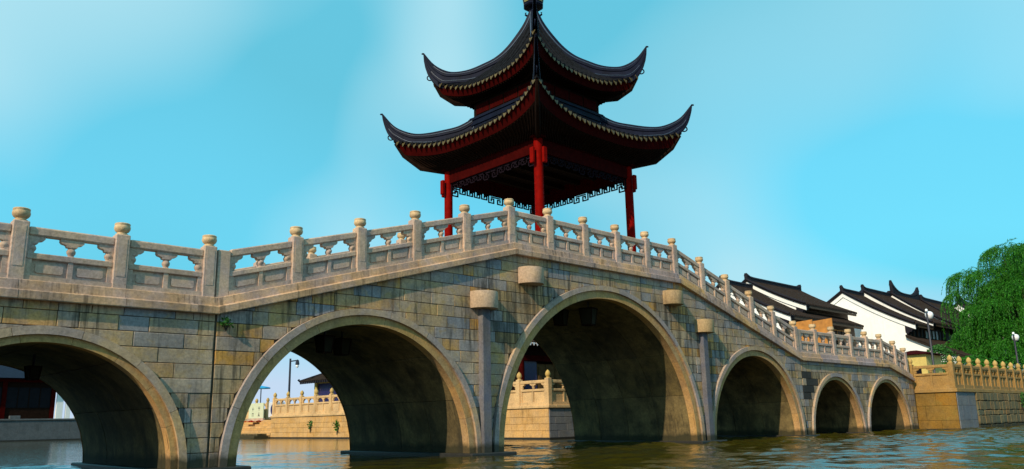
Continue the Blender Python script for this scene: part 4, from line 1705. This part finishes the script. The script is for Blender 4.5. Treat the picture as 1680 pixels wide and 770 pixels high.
gable_house('far house whose roof runs toward the willow', 74, 84, 13.6, 14.0, 7.7, 9.9, 21, 9.8, wall_front=8.5)
gable_house('farthest dark roofed house, half hidden by the willow', 85.5, 97, 13.2, 14.6, 7.7, 10.1, 21, 9.8, wall_front=8.5, ridge_kind=1)

# ------------------------------------------------------------------ lamps, booth on the right bank
def globe_lamp(x, y, h, label, side):
    t_ = thing('street_lamp', label, 'street lamp', (x, y, 2.4), 'globe lamps on the right bank')
    a = MB()
    a.lathe([(.14, 0), (.14, .3), (.08, .4), (.065, h), (.04, h + .25)], 0, 0, 8)
    build(a, 'pole', M['iron'], t_, smooth=40)
    a = MB()
    a.lathe([(.09, h + .24), (.09, h + .36), (.02, h + .42)], 0, 0, 8)
    build(a, 'pole_knob', M['globe'], t_, smooth=50)
    a = MB()
    a.tube([(0, 0, h - .25), (side * .2, -.02, h - .42), (side * .36, -.02, h - .35)], .035, 6)
    build(a, 'arm', M['iron'], t_)
    a = MB()
    a.lathe([(.06, h - .30), (.19, h - .24), (.26, h - .08), (.275, h + .04), (.23, h + .17), (.12, h + .25), (.02, h + .27)], side * .38, -.02, 14)
    build(a, 'globe', M['globe'], t_, smooth=60)
    return t_
globe_lamp(35.4, 0.2, 5.4, 'black lamp post with a white globe in front of the white gabled house', 1)
globe_lamp(50.2, -1.2, 4.55, 'white globe lamp standing among the willow branches', 1)

bo = thing('booth', 'small yellow booth with a red roof edge behind the corner of the right balustrade', 'booth', (37.4, 1.8, 2.4))
a = MB()
a.box(-1.5, 1.5, -1.0, 1.0, 0, 2.7)
build(a, 'wall', M['yellow'], bo)
a = MB()
a.add([(-1.8, -1.4, 2.72), (1.8, -1.4, 2.72), (1.8, 1.4, 2.72), (-1.8, 1.4, 2.72), (-.9, -.2, 3.05), (.9, -.2, 3.05), (.9, .2, 3.05), (-.9, .2, 3.05)],
      [(3, 2, 1, 0), (4, 5, 6, 7), (0, 1, 5, 4), (1, 2, 6, 5), (2, 3, 7, 6), (3, 0, 4, 7)])
build(a, 'roof', M['darkred'], bo)
a = MB()
a.box(-1.52, -1.5, -.6, .5, .9, 1.7)
build(a, 'window', M['glass'], bo)

# ------------------------------------------------------------------ vegetation
def leaf(mbx, p, d, ln, wd, side):
    d = d.normalized()
    s = d.cross(side)
    if s.length < .05:
        s = d.cross(Vector((1, .3, 0)))
    s.normalize()
    m_ = p + d * ln * .5
    mbx.add([p, m_ + s * wd, p + d * ln, m_ - s * wd], [(0, 1, 2, 3)])

def willow(label, base, lobes, seed, dens):
    """lobes: (x, y, z, r, hang) relative to the base; strands arch off each lobe and hang"""
    r_ = random.Random(seed)
    t_ = thing('willow_tree', label, 'tree', base)
    a = MB()
    a.tube([(0, 0, -.1), (.1, .05, 1.2), (.25, 0, 2.6), (.2, .1, 4.6)], [.46, .36, .30, .24], 9)
    build(a, 'trunk', M['trunk'], t_, smooth=60)
    lm = MB()
    lf = MB()
    for (x, y, zz, r, hang) in lobes:
        e = Vector((x, y, zz))
        pts = [Vector((.2, .1, 3.8)).lerp(e, q / 6) + Vector((0, 0, .9 * sin(pi * q / 6 * .9))) for q in range(7)]
        lm.tube(pts, [.14, .12, .10, .08, .06, .045, .03], 6)
        outd = Vector((x, y, 0))
        outd = outd.normalized() if outd.length > .3 else Vector((0, 0, 0))
        for q in range(int(dens * r * r)):
            b2 = r_.uniform(0, 2 * pi)
            fr = sqrt(r_.random())
            d2 = Vector((cos(b2), sin(b2), 0))
            p = e + d2 * r * fr * .75 + Vector((0, 0, r * .55 * sqrt(1 - fr * fr) * r_.uniform(.4, 1.1)))
            ln = hang * r_.uniform(.35, 1.1)
            v = (d2 * .8 + outd * .5 + Vector((0, 0, r_.uniform(.2, 1.1)))).normalized()
            if r_.random() < .5:   # short upright twigs fill the top of the lobe
                ln *= .45
            step = .14
            n = int(ln / step)
            sd = Vector((r_.uniform(-1, 1), r_.uniform(-1, 1), .1)).normalized()
            curl = r_.uniform(-.20, -.42)
            for i in range(n):
                v = (v + Vector((r_.uniform(-.1, .1), r_.uniform(-.1, .1), curl))).normalized()
                p = p + v * step
                if p.z < .4:
                    break
                for s_ in (-1, 1):
                    if r_.random() < .12:
                        continue
                    ld = (v + sd * s_ * .65 + Vector((r_.uniform(-.3, .3), r_.uniform(-.3, .3), -.15)))
                    leaf(lf, p, ld, r_.uniform(.15, .28), r_.uniform(.02, .042), Vector((r_.uniform(-1, 1), r_.uniform(-1, 1), r_.uniform(-.4, .4))))
    build(lm, 'limbs', M['trunk'], t_, smooth=60)
    build(lf, 'crown', M['willow'], t_)
    return t_
def lobes_for(seed, R, H, n):
    r_ = random.Random(seed)
    out = []
    for k in range(n):
        an = 2 * pi * k * .382 + r_.uniform(-.4, .4)
        q = (k + .5) / n
        zz = H * (.95 - .62 * q) + r_.uniform(-.5, .5)
        rr = R * min(1, .25 + 1.15 * q) * r_.uniform(.65, 1.0)
        out.append((cos(an) * rr, sin(an) * rr, zz, r_.uniform(1.2, 1.9), r_.uniform(2.4, 4.2)))
    return out
willow('big weeping willow hanging over the right bank balustrade', (60.5, .2, 2.4),
       [(0, 4.5, 11.3, 1.4, 5.4), (-.4, 5.3, 9.6, .9, 4.6), (0, 1.1, 13.2, 1.6, 4.2), (.5, -.9, 13.0, 1.6, 4.5), (-1, 2.7, 11.0, 1.5, 4.5), (-2, 3.0, 7.6, 1.6, 4.5), (-1.5, 4.2, 5.8, 1.3, 4), (-2.2, 5.2, 4.6, 1.2, 3.2), (-2.6, 3.6, 3.6, 1.4, 2.6), (-2.4, 1.6, 4.4, 1.5, 3.2), (-2.4, -.4, 3.8, 1.5, 2.8)] + lobes_for(3, 4.0, 11.8, 24), 3, 68)
willow('second weeping willow at the right edge behind the bank balustrade', (69, .4, 2.4), lobes_for(5, 5.0, 15.5, 26), 8, 58)

def bush(label, loc, R, H, seed, n, name='shrub', mat='shrub', lsz=.16, cat='shrub'):
    r_ = random.Random(seed)
    t_ = thing(name, label, cat, loc)
    st_ = MB()
    lf = MB()
    for k in range(7):
        an = r_.uniform(0, 2 * pi)
        e = Vector((cos(an) * R * r_.uniform(.3, .8), sin(an) * R * r_.uniform(.3, .8), H * r_.uniform(.5, .9)))
        st_.tube([(0, 0, 0), e * .5 + Vector((0, 0, H * .15)), e], [.03 * R + .005, .02 * R + .004, .004], 5)
    build(st_, 'stems', M['trunk'], t_)
    for k in range(n):
        an = r_.uniform(0, 2 * pi)
        ph = r_.uniform(-.2, 1)
        rr = R * (r_.random() ** .4) * sqrt(max(.05, 1 - ph * ph)) * (1 + .25 * sin(an * 3 + seed) + .2 * sin(an * 5 + ph * 4))
        p = Vector((cos(an) * rr, sin(an) * rr, H * (.45 + .5 * ph)))
        leaf(lf, p, Vector((r_.uniform(-1, 1), r_.uniform(-1, 1), r_.uniform(-.6, .8))), lsz * r_.uniform(.7, 1.4), lsz * r_.uniform(.2, .4), Vector((r_.uniform(-1, 1), r_.uniform(-1, 1), r_.uniform(-1, 1))))
    build(lf, 'leaves', M[mat], t_)
    return t_
bush('leafy green shrub beside the booth below the white house', (47, 3.6, 2.4), 1.5, 4.3, 4, 3800)
bush('dark green shrub under the willow behind the bank balustrade', (47, 1.2, 2.4), 2.4, 3.2, 6, 2200, mat='willow')
bush('dense dark shrub at the foot of the willow at the right edge', (57, 1.0, 2.4), 3.0, 3.6, 9, 2600, mat='willow')
bush('small fern growing from the joint in the bridge wall', (-15.36, -.03, 3.40), .18, .34, 2, 90, 'fern', 'shrub', .09, 'plant')
bush('small weed growing on the far quay wall, left of two', (9.95, 40.9, .35), .3, 1.0, 12, 60, 'wall_weed', 'shrub', .2, 'plant')
bush('dark weed growing on the far quay wall close behind the pier of the second arch', (9.95, 36.6, .2), .25, 1.1, 13, 60, 'wall_weed', 'willow', .2, 'plant')
bush('green creeper patch growing on the rubble canal wall', (44.5, -2.62, .7), .7, 1.7, 15, 260, 'wall_weed', 'shrub', .18, 'plant')
